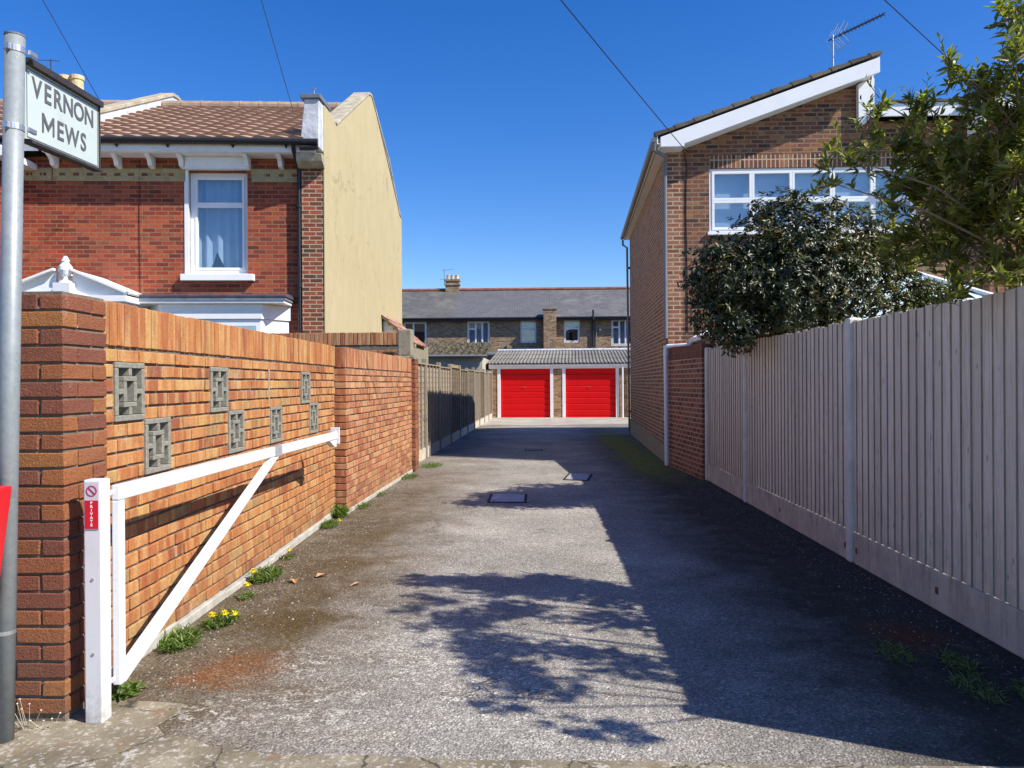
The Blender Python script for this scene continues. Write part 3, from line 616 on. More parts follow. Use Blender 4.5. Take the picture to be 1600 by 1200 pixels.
def front(house,ua,ub,wins,mat,top=5.44):
    """front wall with openings"""
    b=MB(); us=sorted({ua,ub,*[w_[0] for w_ in wins],*[w_[1] for w_ in wins]})
    for i in range(len(us)-1):
        a,c_=us[i],us[i+1]; mid=(a+c_)/2; ww=[w_ for w_ in wins if w_[0]<mid<w_[1]]
        if not ww: hbox(b,a,c_,0,top,-.25,0)
        else:
            z=0
            for w_ in sorted(ww,key=lambda q:q[2]): hbox(b,a,c_,z,w_[2],-.25,0); z=w_[3]
            hbox(b,a,c_,z,top,-.25,0)
    return b.build('front_wall',mat,house)
hA=thing('terraced_house',(-5.8,14.5,0),'red brick end terrace house with a cream rendered gable wall beside the lane','house')
WA=(1.37,2.39,3.38,5.20); UL=4.72
front(hA,0,UL,[WA,(.9,2.9,0.4,2.6)],m_redb)
b=MB(); hbox(b,0,.40,0,5.30,.001,.115); b.build('corner_pier',m_pierb,hA)
b=MB(); hbox(b,.402,1.30,5.02,5.24,.001,.012); hbox(b,2.44,UL-.01,5.02,5.24,.001,.012); b.build('yellow_band',m_yel,hA)
b=MB(); u=.5
while u<UL-.1:
    if not 1.2<u<2.5:
        hbox(b,u,u+.105,5.095,5.16,.012,.015)
    u+=.235
b.build('band_headers',m_pierb,hA)
# side wall (cream) with its stepped parapet
Pf=[(13.30,0),(13.30,6.40),(13.52,6.40),(14.21,6.26),(17.05,7.90),(17.28,7.94),(19.28,7.06),(20.75,6.0),(21.05,5.97),(21.05,0)]
b=MB(); b.prism([(-3.735,max(y,13.52) if z<6.3 else y,z) for y,z in Pf if y>13.4],(-.24,0,0)); b.build('gable_wall',m_cream,hA)
b=MB(); b.prism([(-3.72,max(y,13.372),z) for y,z in [(13.3,0),(13.3,6.37)]+Pf[2:]],(-.0145,0,0)); b.build('gable_render',m_cream,hA)
b=MB()
for (ya,za),(yb,zb) in zip(Pf[3:7],Pf[4:8]):
    d_=V((0,yb-ya,zb-za)); l=d_.length; d_.normalize(); up_=V((0,-d_.z,d_.y)); 
    b.ob(V((-4.06,ya,za))+up_*.002,(.36,0,0),d_*(l),up_*.055,.5)
b.build('coping',m_coping,hA,bev=.01)
b=MB(); b.prism([(-3.705,17.28,8.0),(-3.705,17.32,8.0),(-3.705,20.9,6.06),(-3.705,21.05,6.03),(-3.705,21.05,5.99),(-3.705,20.86,6.0)],(-.02,0,0)); b.build('rear_flashing',m_lead,hA)
# parapet block at the eave, lead wrapped
b=MB(); b.prism([(-4.07,13.12,5.62),(-4.12,13.12,5.56),(-3.735,13.12,5.52),(-3.735,13.12,6.36),(-3.99,13.12,6.36)],(0,.95,0)); b.build('lead_parapet',m_wlead,hA,bev=.015)
b=MB(); b.box(-4.05,-3.70,13.08,13.75,6.362,6.44); b.build('slab',m_greyp,hA,bev=.01)
b=MB(); b.tube([(-3.87,13.3,6.44),(-3.87,13.3,6.60)],.012,8); b.tube([(-3.90,13.3,6.60),(-3.84,13.3,6.60)],.02,8); b.build('vent_stub',m_steel,hA)
b=MB(); b.prism([HP(.44,5.43,.12),HP(.44,5.22,.12),HP(.44,5.22,.20),HP(.44,5.30,.33),HP(.44,5.43,.38)],-Hu*.45); b.build('corbel_block',m_coping,hA,bev=.01)
# roof of the end house
RD=-Hu; RL=4.26
def RP(X,y,z,off=0): return V((X,y+(X+3.73)*RD.y/RD.x,z))   # roof lines run parallel to the front
e0=RP(-8.2,13.03,5.625); r0_=RP(-8.2,17.0,7.56)
tiles('roof_tiles',e0,RD,r0_-e0,RL-.05,(r0_-e0).length,m_rtile,hA,pu=.31,pv=.315,amp=.015,step=.052)
b=MB(); b.prism([RP(-8.2,13.05,5.60),RP(-8.2,17.0,7.53),RP(-8.2,21.2,5.73),RP(-8.2,21.2,5.6),RP(-8.2,17.0,7.3),RP(-8.2,13.08,5.55)],RD*(RL-.02)); b.build('roof_deck',m_dtile,hA)
b=MB()
for i in range(10): x=-8.18+i*.42; b.tube([RP(x,17.0,7.59),RP(x+.405,17.0,7.59)],.11,12); b.tube([RP(x+.405,17.0,7.595),RP(x+.418,17.0,7.595)],.118,12)
b.build('ridge_tiles',m_ridge,hA)
# eaves: fascia, gutter, soffit, brackets
b=MB(); hbox(b,.10,UL,5.44,5.60,.33,.36); hbox(b,.10,UL,5.43,5.445,0,.33); b.build('fascia',m_white,hA,bev=.004)
b=MB(); b.tube([HP(.05,5.60,.43),HP(UL+.0,5.62,.43)],.058,10); b.build('gutter',m_black,hA)
for u in (.55,1.45,2.55,3.4,4.3): b=MB(); b.prism([HP(u,5.59,.45),HP(u+.05,5.5,.375),HP(u+.1,5.59,.45)],-Hn*.03); b.build('gutter_bracket',m_black,hA)
for u in (.72,1.30,2.42,2.95,3.52,4.1,4.6):
    b=MB(); b.prism([HP(u,5.428,.002),HP(u,5.428,.30),HP(u,5.40,.30),HP(u,5.34,.20),HP(u,5.25,.16),HP(u,5.23,.06),HP(u,5.23,.002)],Hu*.075); b.build('eaves_bracket',m_white,hA,bev=.006)
b=MB(); hbox(b,1.31,2.41,5.215,5.428,.005,.13); b.build('window_head_board',m_white,hA,bev=.005)
b=MB(); b.tube([HP(.47,5.56,.43),HP(.47,5.46,.38),HP(.46,5.30,.18),HP(.45,5.2,.085),HP(.45,0,.085)],.036,10); b.build('downpipe',m_black,hA)
for z in (4.55,3.15,1.4):
    b=MB(); b.tube([HP(.45,z,.085),HP(.45,z+.06,.085)],.046,10); hbox(b,.38,.52,z+.01,z+.05,.003,.05); b.build('pipe_collar',m_black,hA)
b=MB(); b.tube([HP(.06,5.60,.44),HP(.30,5.58,.46)],.03,8); b.tube([HP(.05,5.52,.40),HP(.36,5.50,.44)],.045,8); b.build('gutter_end',m_black,hA)
b=MB(); b.tube([HP(3.23,5.4,.008),HP(3.24,4.2,.010),HP(3.23,2.6,.008)],.005,5); b.build('cable',m_black,hA)
# window
def window(parent,u0_,u1_,z0,z1,BX,lights,rec=.09,fr=.055,curt='net',frame_mat=None):
    """lights = list of (fu0,fu1,fz0,fz1) in 0..1 of the opening, BX(b,u0,u1,z0,z1,o0,o1)"""
    fm=frame_mat or m_upvc; b=MB()
    W_,H_=u1_-u0_,z1-z0
    BX(b,u0_,u1_,z0,z0+fr,-rec-.06,-rec); BX(b,u0_,u1_,z1-fr,z1,-rec-.06,-rec); BX(b,u0_,u0_+fr,z0+fr,z1-fr,-rec-.06,-rec); BX(b,u1_-fr,u1_,z0+fr,z1-fr,-rec-.06,-rec)
    wf=b.build('window',fm,parent,bev=.006)
    for (a0,a1,c0,c1) in lights:
        ua,ub,za,zb=u0_+fr*.9+(W_-fr*1.8)*a0,u0_+fr*.9+(W_-fr*1.8)*a1,z0+fr*.9+(H_-fr*1.8)*c0,z0+fr*.9+(H_-fr*1.8)*c1; s_=.045
        b=MB()
        BX(b,ua,ub,za,za+s_,-rec-.055,-rec+.012); BX(b,ua,ub,zb-s_,zb,-rec-.055,-rec+.012); BX(b,ua,ua+s_,za+s_,zb-s_,-rec-.055,-rec+.012); BX(b,ub-s_,ub,za+s_,zb-s_,-rec-.055,-rec+.012)
        b.build('sash',fm,wf,bev=.005)
        b=MB(); BX(b,ua+s_-.004,ub-s_+.004,za+s_-.004,zb-s_+.004,-rec-.034,-rec-.028); b.build('pane',m_glass,wf,uv=False)
    return wf
wA=window(hA,WA[0],WA[1],WA[2]+.02,WA[3],hbox,[(0,1,0,.70),(0,1,.70,1)],rec=.10,fr=.085)
b=MB(); hbox(b,WA[1],WA[1]+.07,WA[2],WA[3]+.02,-.2,.012); b.build('window_reveal',m_white,hA)
b=MB(); hbox(b,1.25,2.51,3.27,3.385,-.12,.10); hbox(b,WA[0],WA[1],3.385,3.40,-.14,.02); b.build('window_sill',m_white,hA,bev=.006)
b=MB(); cs=[]
n=60
for i in range(n+1):
    q=i/n; u=lerp(1.46,2.30,q); f_=.03*math.sin(q*34+2*math.sin(q*5)); cs.append((u,f_))
for i in range(n):
    (ua,fa),(ub_,fb)=cs[i],cs[i+1]
    def zl(u): return 3.45+ (max(0,(u-1.95))*1.3 if False else 0) + (0.38*max(0,1-abs(u-1.98)/.16))
    b.add([HP(ua,zl(ua),-.26+fa),HP(ub_,zl(ub_),-.26+fb),HP(ub_,5.15,-.26+fb),HP(ua,5.15,-.26+fa)],[(0,1,2,3)])
b.build('curtain',m_curt,wA,smooth=True)
# bay below : lead roof, white fascia and glazed front
b=MB(); hbox(b,.56,3.12,2.92,2.97,0,.62); hbox(b,.58,3.10,2.97,3.0,0,.35); b.build('bay_lead_roof',plain('dark_lead',(.075,.08,.10),.6,.25,7,.3,20,dirt=((.16,.17,.19),.4)),hA,bev=.01)
b=MB(); hbox(b,.58,3.10,2.875,2.919,0,.605); b.build('bay_gutter_board',m_lead,hA)
b=MB(); hbox(b,.60,3.08,2.82,2.874,0,.585); b.prism([HP(.62,2.56,0),HP(.62,2.56,.02),HP(1.0,2.56,.50),HP(2.7,2.56,.50),HP(3.06,2.56,.02),HP(3.06,2.56,0)],(0,0,.259)); b.build('bay_fascia',m_white,hA,bev=.006)
b=MB(); b.prism([HP(.66,.9,0),HP(.66,.9,.02),HP(1.02,.9,.47),HP(2.68,.9,.47),HP(3.02,.9,.02),HP(3.02,.9,0)],(0,0,1.655)); bay=b.build('bay_window',m_upvc,hA)
b=MB(); hbox(b,1.10,1.8,1.05,2.45,.472,.478); hbox(b,1.9,2.6,1.05,2.45,.472,.478); b.build('pane',m_glass,bay)
b=MB(); b.prism([HP(.64,0,0),HP(.64,0,.02),HP(1.0,0,.49),HP(2.7,0,.49),HP(3.04,0,.02),HP(3.04,0,0)],(0,0,.899)); b.build('bay_plinth',m_redb,hA)
# party wall between the two houses
b=MB(); PW=[(13.02,5.72),(13.02,5.86),(17.1,8.0),(17.35,8.02),(21.0,6.1),(21.0,5.9)]
b.prism([(-8.20,y+ (-.36),z-.04) if y<14 else (-8.20,y,z-.04) for y,z in PW],(-.24,0,0)); b.build('party_parapet',m_wlead,hA)
b=MB()
for (ya,za),(yb,zb) in zip([(12.66,5.86),(17.1,8.0),(17.35,8.02)],[(17.1,8.0),(17.35,8.02),(21,6.1)]):
    d_=V((0,yb-ya,zb-za)); l=d_.length; d_.normalize(); up_=V((0,-d_.z,d_.y)); b.ob(V((-8.47,ya,za-.035)),(.30,0,0),d_*l,up_*.075,.5)
b.build('party_coping',m_coping,hA,bev=.012)
b=MB(); b.box(-8.2,-3.98,20.8,21.04,0,5.9); b.build('rear_wall',m_redb,hA)
# lean-to at the rear, by the lane
b=MB(); b.prism([(-3.71,18.4,0),(-2.98,18.4,0),(-2.98,18.4,2.42),(-3.71,18.4,3.06)],(0,2.5,0)); b.build('lean_to',m_render,hA)
b=MB()
for i in range(9):
    za=2.25+i*.1; ztop=min(za+.097,3.05); xr=-3.71+ (3.06-ztop)/(.64)*.73; xr=min(xr,-2.99)
    if xr>-3.68: b.box(-3.705,xr,18.375,18.398,za,ztop)
b.build('white_cladding',m_white,hA)
rv=V((.90,0,-.79)); 
tiles('lean_to_roof',(-2.92,18.2,2.38),(0,1,0),(-.80,0,.72),1.9,1.07,tilemat('pink_tile',[(0,(.26,.12,.085)),(1,(.36,.20,.15))],(.42,.4,.36),.7),hA,pu=.25,pv=.28,amp=.02)
b=MB(); b.prism([(-3.71,18.25,3.02),(-2.90,18.25,2.30),(-2.90,18.25,2.38),(-3.71,18.25,3.11)],(0,.04,0)); b.build('lean_to_verge',m_coping,hA)

# neighbour to the left
hB=thing('terraced_house',(-11,14,0),'red brick middle terrace house behind the street name plate with a white pediment porch','house')
bf=MB()
hbox(bf,UL+.001,12,0,5.44,-.25,0); bf.build('front_wall',m_redb,hB)
b=MB(); hbox(b,UL+.01,12,5.02,5.24,.001,.012); b.build('yellow_band',m_yel,hB)
b=MB(); u=UL+.1
while u<9: hbox(b,u,u+.105,5.095,5.16,.012,.015); u+=.235
b.build('band_headers',m_pierb,hB)
b=MB(); hbox(b,UL+.05,12,5.44,5.60,.33,.36); b.build('fascia',m_white,hB)
b=MB(); b.tube([HP(UL+.05,5.61,.43),HP(12,5.64,.43)],.058,10); b.build('gutter',m_black,hB)
e1=RP(-15.7,13.03,5.625); tiles('roof_tiles',e1,RD,RP(-15.7,17,7.56)-e1,7.2,(RP(-15.7,17,7.56)-e1).length,m_rtile,hB,pu=.31,pv=.315,amp=.015,step=.052)
b=MB(); b.prism([RP(-16,13.05,5.60),RP(-16,17,7.53),RP(-16,21.1,5.7),RP(-16,21.1,5.5),RP(-16,17,7.3),RP(-16,13.08,5.55)],RD*7.5); b.build('roof_deck',m_dtile,hB)
b=MB(); b.tube([RP(-16,17,7.59),RP(-8.46,17,7.59)],.11,12); b.build('ridge_tiles',m_ridge,hB)
b=MB(); b.box(-15.9,-8.47,20.8,21.04,0,5.7); b.build('rear_wall',m_redb,hB)
# projecting dark bay gable with white barge end
b=MB(); hbox(b,5.35,7.2,2.9,5.0,.0,.9); b.build('bay_upper_wall',m_redb,hB)
b=MB(); b.prism([HP(5.15,5.25,.9),HP(5.15,5.35,.9),HP(6.2,6.0,.9),HP(7.3,5.35,.9),HP(7.3,5.25,.9)],Hn*.02+Hn*.18); b.build('bay_gable',m_dtile,hB)
b=MB(); b.prism([HP(4.98,5.20,.0),HP(4.98,5.30,.0),HP(5.22,5.45,.0),HP(5.25,5.20,.0)],Hn*.9); b.build('bay_barge_end',m_white,hB)
# chimney
ch=MB(); ch.box(-10.9,-10.2,16.7,17.4,7.2,7.84); ch.box(-10.95,-10.16,16.65,17.45,7.841,7.90); chm=ch.build('chimney',m_pierb,hB)
m_pot=plain('clay_pot',(.62,.47,.27),.9,.2,8,.3,60)
for x in (-10.62,-10.34): 
    b=MB(); b.lathe((x,17.0,7.9),[(.14,0),(.13,.42),(.15,.43),(.15,.52),(.12,.52)],14); b.build('chimney_pot',m_pot,chm,smooth=False)
b=MB(); b.tube([(-10.88,16.9,7.9),(-10.88,16.9,8.78)],.012,6); b.tube([(-11.05,16.7,8.68),(-10.8,17.1,8.82)],.01,5); b.build('roof_aerial',m_black,chm)
# porch pediment (broken) : local frame off the front
def pd(u,z,o=1.0): return HP(u,z,o)
b=MB()
ap=(4.02,3.34); 
b.prism([pd(4.15,3.345,.98),pd(4.15,3.30,.98),pd(4.95,2.985,.98),pd(4.95,3.03,.98)],Hn*.10); b.prism([pd(3.89,3.345,.98),pd(3.89,3.30,.98),pd(3.02,2.93,.98),pd(2.98,2.965,.98)],Hn*.10)
b.prism([pd(4.15,3.30,.9),pd(4.15,2.90,.9),pd(4.95,2.90,.9),pd(4.95,2.985,.9)],Hn*.079); b.prism([pd(3.89,3.30,.9),pd(3.89,2.90,.9),pd(3.06,2.90,.9),pd(3.06,2.95,.9)],Hn*.079)
b.prism([pd(3.00,2.92,0),pd(2.98,2.95,0),pd(3.87,3.325,0),pd(3.89,3.295,0)],Hn*.979); b.prism([pd(4.97,2.96,0),pd(4.97,2.99,0),pd(4.17,3.325,0),pd(4.15,3.295,0)],Hn*.979)
b.ob(HP(3.0,2.80,0),Hu*2.02,Hn*1.06,(0,0,.098)); b.ob(HP(3.08,2.55,0),Hu*1.86,Hn*.97,(0,0,.249)); b.build('porch_pediment',m_white,hB,bev=.006)
b=MB(); 
for u in (3.1,4.72): b=MB(); b.ob(HP(u,0,.75),Hu*.2,Hn*.2,(0,0,2.549)); b.build('porch_column',m_white,hB,bev=.01)
# urn finial stands on a block on the pillar side wall
fin=thing('urn_finial',(-7.62,12.18,2.96),'small white urn finial in the gap of the broken porch pediment','finial')
b=MB(); c_=V(fin['_w']); b.ob(c_+V((-.14,-.12,-.11)),(.28,0,0),(0,.24,0),(0,0,.25)); 
b.lathe(c_+V((0,0,.14)),[(.11,0),(.10,.03),(.045,.05),(.04,.10),(.075,.14),(.105,.21),(.10,.27),(.06,.32),(.05,.345),(.065,.36),(.05,.385),(.035,.42),(.02,.44)],18); b.build('urn',m_white,fin,smooth=False)
fin.location=fin['_w']

# ------------------------------------------------------------------ right house
MIXB=[(0,(.055,.033,.03)),(.22,(.13,.06,.042)),(.42,(.23,.085,.045)),(.6,(.15,.072,.05)),(.78,(.31,.125,.05)),(.9,(.24,.155,.09)),(1,(.10,.055,.045))]
m_hb=brick_tex('mixed_house_brick',MIXB,(.25,.185,.12),ms=.0105,bump=.6,var=.4)
m_sold=brick_tex('soldier_brick',MIXB,(.46,.37,.26),ms=.010,vert=True,bw=.24,bh=.075)
m_side=brick_tex('side_brick',[(0,(.14,.058,.036)),(.4,(.25,.105,.06)),(.8,(.34,.155,.085)),(1,(.21,.11,.07))],(.44,.34,.24),ms=.011,bump=.6)
hR=thing('house',(4.5,16,0),'brown brick house with a single slope roof rising from the lane above the shrubs','house')
RY=13.41; WX0,WX1,WZ0,WZ1=2.99,6.52,4.03,5.13
rp=lambda x: 5.56+(x-2.28)*.332   # underside of verge at x
b=MB()
for (xa,xb) in ((2.27,WX0),(WX0,5.76)):
    z0=0 if xa<WX0 else WZ1
    b.prism([(xa,RY,z0),(xb,RY,z0),(xb,RY,rp(xb)),(xa,RY,rp(xa))],(0,.26,0))
b.box(WX0,6.52,RY,RY+.26,0,WZ0); b.box(5.76,WX1,RY,RY+.26,WZ1,5.9); b.box(WX1,7.6,RY,RY+.26,0,5.9); b.build('front_wall',m_hb,hR)
b=MB(); b.prism([(3.0,RY-.003,5.135),(6.5,RY-.003,5.135),(6.5,RY-.003,5.36),(3.0,RY-.003,5.36)],(0,.05,0)); b.build('soldier_course',m_sold,hR)
# side wall along the lane
b=MB(); A0,A1=V((2.268,13.40,0)),V((2.60,21.6,0)); b.prism([A0,A1,A1+V((0,0,5.5)),A0+V((0,0,5.5))],(.25,0,0)); b.build('side_wall',m_side,hR)
b=MB(); b.prism([A0+V((-.02,0,0)),A1+V((-.02,0,0)),A1+V((-.02,0,.42)),A0+V((-.02,0,.30))],(.019,0,0)); b.build('rendered_plinth',m_render,hR)
b=MB(); b.box(2.6,7.6,21.36,21.6,0,5.6); b.build('rear_wall',m_side,hR)
# roof : slope along x, tiles stepping up
sx0,sz0,sx1,sz1=2.02,5.60,5.80,6.93; L_=V((sx1-sx0,0,sz1-sz0))
b=MB(); b.prism([(2.05,13.12,5.56),(5.78,13.12,6.86),(5.78,13.12,6.76),(2.30,13.12,5.54),(2.05,13.12,5.46)],(.42,8.7,0)); b.build('roof_deck',m_conc,hR)
tiles('roof_tiles',(sx0+.42,21.9,sz0+.015),(-.42,-8.8,0),L_,8.82,L_.length,m_dtile,hR,pu=.30,pv=.345,amp=.0,step=.045,su=2,kind='flat')
b=MB(); k=0; d_=L_.normalized(); nn=V((-d_.z,0,d_.x)); l=0
while l<L_.length-.1:
    e=min(.36,L_.length-l); b.prism([V((sx0,13.04,sz0-.005))+d_*l,V((sx0,13.04,sz0-.005))+d_*(l+e),V((sx0,13.04,sz0-.005))+d_*(l+e)+nn*.045,V((sx0,13.04,sz0-.005))+d_*l+nn*.078],(0,.12,0)); l+=.345
b.build('verge_tiles',m_dtile,hR)
b=MB(); b.prism([(2.10,13.06,5.42),(2.10,13.06,5.585),(5.76,13.06,6.865),(5.76,13.06,6.61),(5.4,13.06,6.49),(2.50,13.06,5.47),(2.50,13.06,5.42)],(0,.06,0)); b.build('barge_board',m_upvc,hR,bev=.005)
b=MB(); b.prism([(2.10,13.121,5.421),(2.5,13.121,5.421),(2.5,13.121,5.46),(5.7,13.121,6.62),(5.7,13.121,6.66),(2.1,13.121,5.5)],(0,.29,0)); b.build('verge_soffit',m_upvc,hR)
b=MB(); b.prism([(5.50,13.30,6.51),(5.50,13.30,5.80),(5.62,13.30,5.84),(5.77,13.30,6.02),(5.77,13.30,6.60)],(0,.10,0)); b.build('clerestory_trim',m_upvc,hR,bev=.004)
b=MB(); b.box(5.77,5.80,13.4,21.8,5.9,6.8); b.build('clerestory_wall',m_upvc,hR)
# eaves along the lane
b=MB(); ea,eb=V((2.04,13.07,5.47)),V((2.46,21.85,5.47)); dd=eb-ea
b.ob(ea,dd,(.02,0,0),(0,0,.13),.5); b.ob(ea+V((.021,0,-.001)),dd,(.21,0,0),(0,0,.012),.5); b.build('eaves_fascia',m_white,hR)
b=MB(); b.tube([ea+V((-.045,-.02,.075)),eb+V((-.045,.02,.055))],.05,10); b.build('eaves_gutter',m_greyp,hR)
b=MB(); b.tube([(2.0,13.10,5.50),(2.0,13.12,5.38),(2.20,13.20,5.30),(2.215,13.33,5.2),(2.215,13.335,2.2)],.036,10); b.build('downpipe',m_greyp,hR)
b=MB(); b.tube([(2.42,21.7,5.44),(2.42,21.7,5.3),(2.52,21.56,5.2),(2.555,21.54,0)],.03,10); b.build('downpipe',m_greyp,hR)
for z in (4.6,2.6,.6):
    b=MB(); b.tube([(2.555,21.54,z),(2.555,21.54,z+.06)],.045,10); b.build('pipe_collar',m_greyp,hR)
b=MB(); b.tube([(2.57,13.402,5.42),(2.60,13.402,5.2),(2.585,13.402,4.4),(2.6,13.402,3.4),(2.6,13.402,2.3)],.009,5); b.build('cable',m_black,hR)
def rbox(b,u0_,u1_,z0,z1,o0,o1,r=None): b.box(u0_,u1_,RY-o1,RY-o0,z0,z1,r); return b
lw=.70; lights=[]
for i in range(5): lights+= [(i/5,(i+1)/5,0,.5),(i/5,(i+1)/5,.5,1)]
wR=window(hR,WX0,WX1,WZ0,WZ1,rbox,lights,rec=.02,fr=.05)
b=MB(); b.box(WX0+.05,WX1-.05,RY+.14,RY+.15,WZ0+.05,WZ1-.05); b.build('blind',m_blind,wR)
b=MB(); rbox(b,WX0-.04,WX1+.04,WZ0-.05,WZ0-.001,-.1,.06); b.build('window_sill',m_upvc,hR,bev=.004)
# lower wing roof, flat fascia behind the shrub
b=MB(); b.box(5.80,7.30,13.08,13.12,5.88,6.10); b.build('wing_fascia',m_upvc,hR,bev=.004)
tiles('wing_roof_tiles',(5.81,13.05,6.11),(1,0,0),(0,1,.12),1.9,8.8,m_dtile,hR,pu=.3,pv=.34,amp=0,step=.03,su=1,kind='flat')

hS=thing('house',(9.2,15,0),'neighbouring brown brick house with a white boxed gable end half hidden by the tall shrub','house')
b=MB(); b.box(7.62,12,13.2,13.45,0,5.85); b.build('front_wall',m_hb,hS)
for q_ in (7.62,11.76): b=MB(); b.box(q_,q_+.24,13.46,21.6,0,5.85); b.build('side_wall',m_hb,hS)
b=MB(); b.prism([(7.28,12.78,5.82),(7.28,12.78,6.14),(7.95,12.78,6.16),(8.9,12.78,6.16),(8.9,12.78,5.82)],(0,.05,0)); b.box(8.9,12,12.79,12.83,5.85,6.14); b.prism([(7.26,12.80,5.55),(7.26,12.80,5.80),(7.60,12.80,5.80)],(0,.4,0)); b.build('boxed_eaves',m_upvc,hS,bev=.004)
b=MB(); b.box(7.28,12,12.84,13.19,5.83,5.86); b.build('soffit',m_upvc,hS)
tiles('roof_tiles',(7.22,12.72,6.16),(1,0,0),(0,1,.14),4.8,9.0,m_dtile,hS,pu=.3,pv=.34,amp=0,step=.03,su=1,kind='flat')

# low wall and conservatory
wl=thing('garden_wall',(2.36,12.4,0),'low dark red brick wall between the board fence and the brown house','wall')
m_lowb=brick_tex('low_wall_brick',[(0,(.15,.045,.03)),(.5,(.24,.075,.045)),(1,(.32,.11,.06))],(.40,.32,.24),ms=.010)
m_lows=brick_tex('low_wall_soldier',[(0,(.15,.05,.035)),(1,(.22,.08,.05))],(.16,.11,.08),ms=.006,vert=True,bw=.24)
a,e=V((2.425,11.43,0)),V((2.262,13.39,0)); b=MB(); b.prism([a,e,e+V((0,0,1.82)),a+V((0,0,1.80))],(.215,0,0)); b.build('brickwork',m_lowb,wl)
b=MB(); b.prism([a+V((0,0,1.801)),e+V((0,0,1.821)),e+V((0,0,2.04)),a+V((0,0,2.01))],(.215,0,0)); b.build('brick_coping',m_lows,wl,bev=.006)
con=thing('conservatory',(5,12,0),'white framed conservatory with a glazed roof showing above the board fence','conservatory')
b=MB(); b.box(2.75,7.3,10.6,13.38,0,.7); b.build('dwarf_wall',m_hb,con)
b=MB()
for x in np.linspace(2.75,7.25,7): b.box(x,x+.05,10.6,10.66,.701,2.1)
for y in np.linspace(10.62,13.3,5): b.box(2.75,2.81,y,y+.05,.701,2.1) if y>10.65 else None
b.box(2.73,7.32,10.58,10.67,2.101,2.18); b.box(2.73,2.82,10.68,13.38,2.101,2.18); b.build('frame',m_upvc,con)
b=MB(); b.add([(2.68,10.55,2.18),(5.0,11.7,3.22),(5.0,13.39,3.22),(2.68,13.39,2.18)],[(0,1,2,3)]); b.add([(2.68,10.55,2.18),(7.35,10.55,2.18),(5.0,11.7,3.22)],[(0,1,2)]); b.add([(7.35,10.55,2.18),(7.35,13.39,2.18),(5.0,13.39,3.22),(5.0,11.7,3.22)],[(0,1,2,3)]); b.build('roof_glazing',m_pglass,con,uv=False)
b=MB(); b.tube([(5.0,11.65,3.26),(5.0,13.38,3.26)],.05,8)
for e_ in ((2.7,10.57,2.22),(7.33,10.57,2.22)): b.tube([(5.0,11.7,3.26),e_],.035,6)
for i in range(6):
    y=11.9+i*.29; b.tube([(5.0,y,3.24),(2.70,y,2.21)],.022,6); b.tube([(5.0,y,3.24),(7.33,y,2.21)],.022,6)
for i in range(5): x=3.2+i*.8; q=1-abs(x-5)/2.33; b.tube([(x,10.57,2.2),(x,10.57+1.13*q,2.2+1.03*q)],.022,6)
b.build('roof_bars',m_upvc,con)
b=MB(); b.tube([(2.64,10.5,2.16),(2.64,13.36,2.15)],.05,8); b.tube([(2.64,10.5,2.16),(7.4,10.5,2.16)],.05,8); b.build('gutter',m_upvc,con)
b=MB(); b.tube([(2.60,13.05,2.12),(2.56,13.05,2.07),(2.22,13.22,2.055),(2.195,13.24,2.03)],.034,8); b.tube([(2.195,13.24,2.06),(2.205,13.24,.02)],.036,8); b.tube([(2.2,13.24,1.9),(2.2,13.24,1.97)],.045,8); b.tube([(2.2,13.24,.8),(2.2,13.24,.85)],.043,8); b.build('downpipe',m_upvc,con)

# tv aerial on the high corner
ae=thing('tv_aerial',(5.13,13.9,6.75),'television aerial on a thin mast above the brown house roof','aerial')
s_=1.06; q0=V((5.14,13.9,0))
b=MB(); mx=5.30; b.tube([(mx,13.9,6.7),(mx,13.9,7.62)],.019,8); b.build('mast',m_steel,ae)
b=MB(); A=V((5.22,13.9,7.52)); E_=V((6.2,13.9,7.97)); b.tube([A,E_],.014,6)
d_=(E_-A).normalized(); u_=V((-d_.z,0,d_.x))
for i in range(13):
    c_=A.lerp(E_,.22+.78*i/12); b.tube([c_-V((0,.09,0)),c_+V((0,.09,0))],.004,4); b.tube([c_-u_*.04,c_+u_*.04],.008,4)
b.build('boom',m_black,ae)
b=MB()
for (du,ln,an) in ((0,.28,62),(.12,.28,62),(.24,.18,62),(0,.26,-48),(.10,.24,-48),(.2,.2,-48)):
    c_=A+d_*du; v_=V((math.cos(math.radians(an)),0,math.sin(math.radians(an))))
    b.tube([c_+v_*.03+V((0,-.12,0)),c_+v_*ln+V((0,-.12,0))],.006,4); b.tube([c_+v_*.03+V((0,.12,0)),c_+v_*ln+V((0,.12,0))],.006,4); b.tube([c_+v_*ln+V((0,-.12,0)),c_+v_*ln+V((0,.12,0))],.004,4)
b.build('reflector',m_steel,ae)

